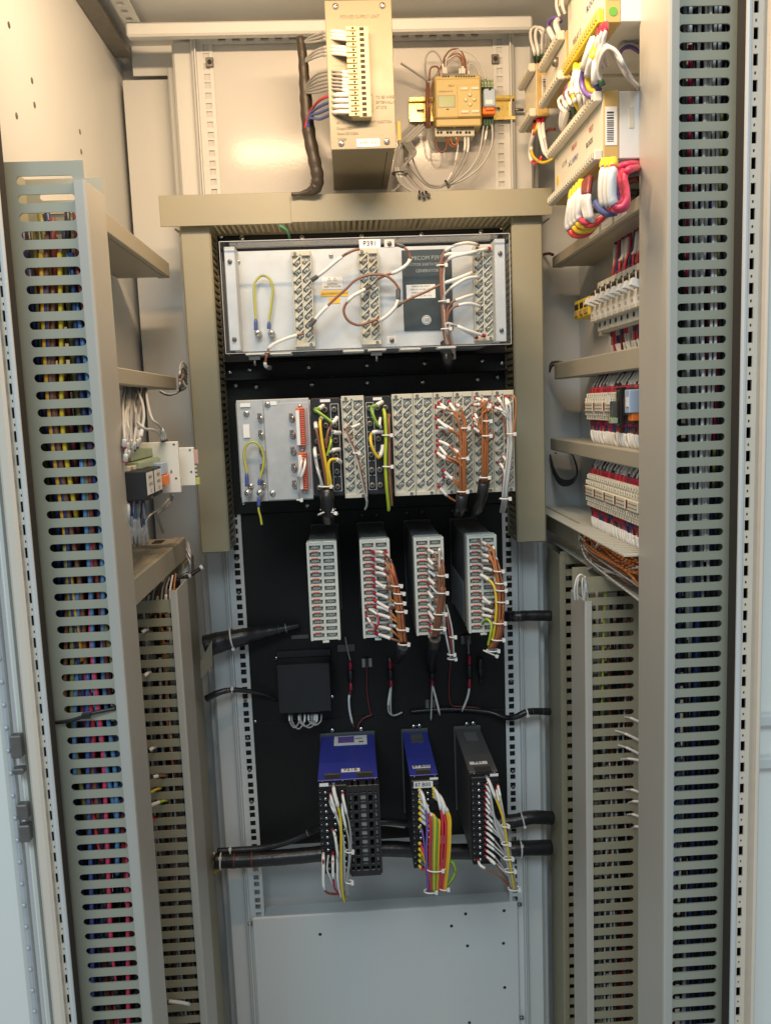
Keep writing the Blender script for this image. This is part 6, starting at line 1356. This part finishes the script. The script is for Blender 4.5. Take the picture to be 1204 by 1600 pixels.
# bits at the end of the lowest duct
t = thing('wire_loom', 'grey wires and black connector spilling below the lowest left wall duct', 'wiring')
for i in range(6): wire(t, UX((292, 845+4*i, -.285), (297, 860+4*i, -.28), (296, 880+3*i, -.285), (286, 893+i, -.295), (276, 900+2*i, -.31)), [wgrey, wlgrey, wgrey, wwhite, wblack, wlgrey][i], .0016)
q = P(272, 912, -.17); bx('connector', blackp, t, q.x-.011, q.x+.012, -.18, -.15, q.z-.008, q.z+.008, .001)
wire(t, U((283, 905, -.15), (295, 900, -.145), (305, 894, -.14), (318, 884, -.135)), wblack, .0030, [(.3, .42), (.85, .95)])
# torn flap on the olive rear duct
t = thing('duct_flap', 'bent olive flap of duct lid where the thick black cable leaves on the left', 'duct flap')
a = [P(331, 1000, -.085), P(332, 1040, -.075), P(314, 1060, -.088), P(313, 1035, -.095)]
M = MB(); M.add([p for p in a]+[p+Vector((0, .002, 0)) for p in a], [(0, 1, 2, 3), (7, 6, 5, 4), (0, 4, 5, 1), (1, 5, 6, 2), (2, 6, 7, 3), (3, 7, 4, 0)]); M.build('flap', olive, t)
# white-sleeved ends in the lower left duct
t = thing('wire_loom', 'white-sleeved and yellow wire ends poking from slots of the lower left duct', 'wiring')
for (u0, v0, u1, v1, m, sl) in ((240, 1214, 262, 1212, wbrown, (.0, .35)), (236, 1238, 252, 1231, wyel, None), (237, 1258, 262, 1250, wlime, (.0, .5)), (238, 1285, 243, 1276, wcrim, None), (256, 1564, 302, 1570, wnavy, (.2, .85)), (222, 988, 232, 984, wlgrey, (.0, .5)), (226, 1056, 236, 1050, wlgrey, (.0, .5)), (234, 1172, 244, 1168, wlgrey, (0, .5))):
    wire(t, U((u0, v0, -.270), ((u0+u1)/2, (v0+v1)/2-1, -.266), (u1, v1, -.255)), m, .0019, [sl] if sl else [])
t = thing('wire_loom', 'white and brown wires rising from the top of the lower left slotted duct', 'wiring')
for i in range(8): wire(t, U((222+7*i, 960, -.22), (224+7*i, 940, -.22), (230+6*i, 922-2*(i % 3), -.215), (240+5*i, 905-3*(i % 4), -.20)), [wlgrey, wor, wlgrey, wbrown, wlgrey, wgrey, wwhite, wor][i], .0016, [(.1, .5)] if i % 2 else [])
# ================================================================== put every Empty at the base of its thing
bpy.context.view_layer.update()
def finish():
    for t in THINGS:
        lo = Vector((9, 9, 9)); hi = Vector((-9, -9, -9)); kids = [c for c in t.children]
        if not kids: continue
        st = list(kids)
        while st:
            o = st.pop(); st.extend(o.children)
            if o.type == 'MESH':
                for b in o.bound_box:
                    w = o.matrix_world @ Vector(b)
                    for i in range(3): lo[i] = min(lo[i], w[i]); hi[i] = max(hi[i], w[i])
        L = Vector(((lo.x+hi.x)/2, (lo.y+hi.y)/2, lo.z)); t.location = L
        for k in kids: k.matrix_parent_inverse = Matrix.Translation(-L)
finish()
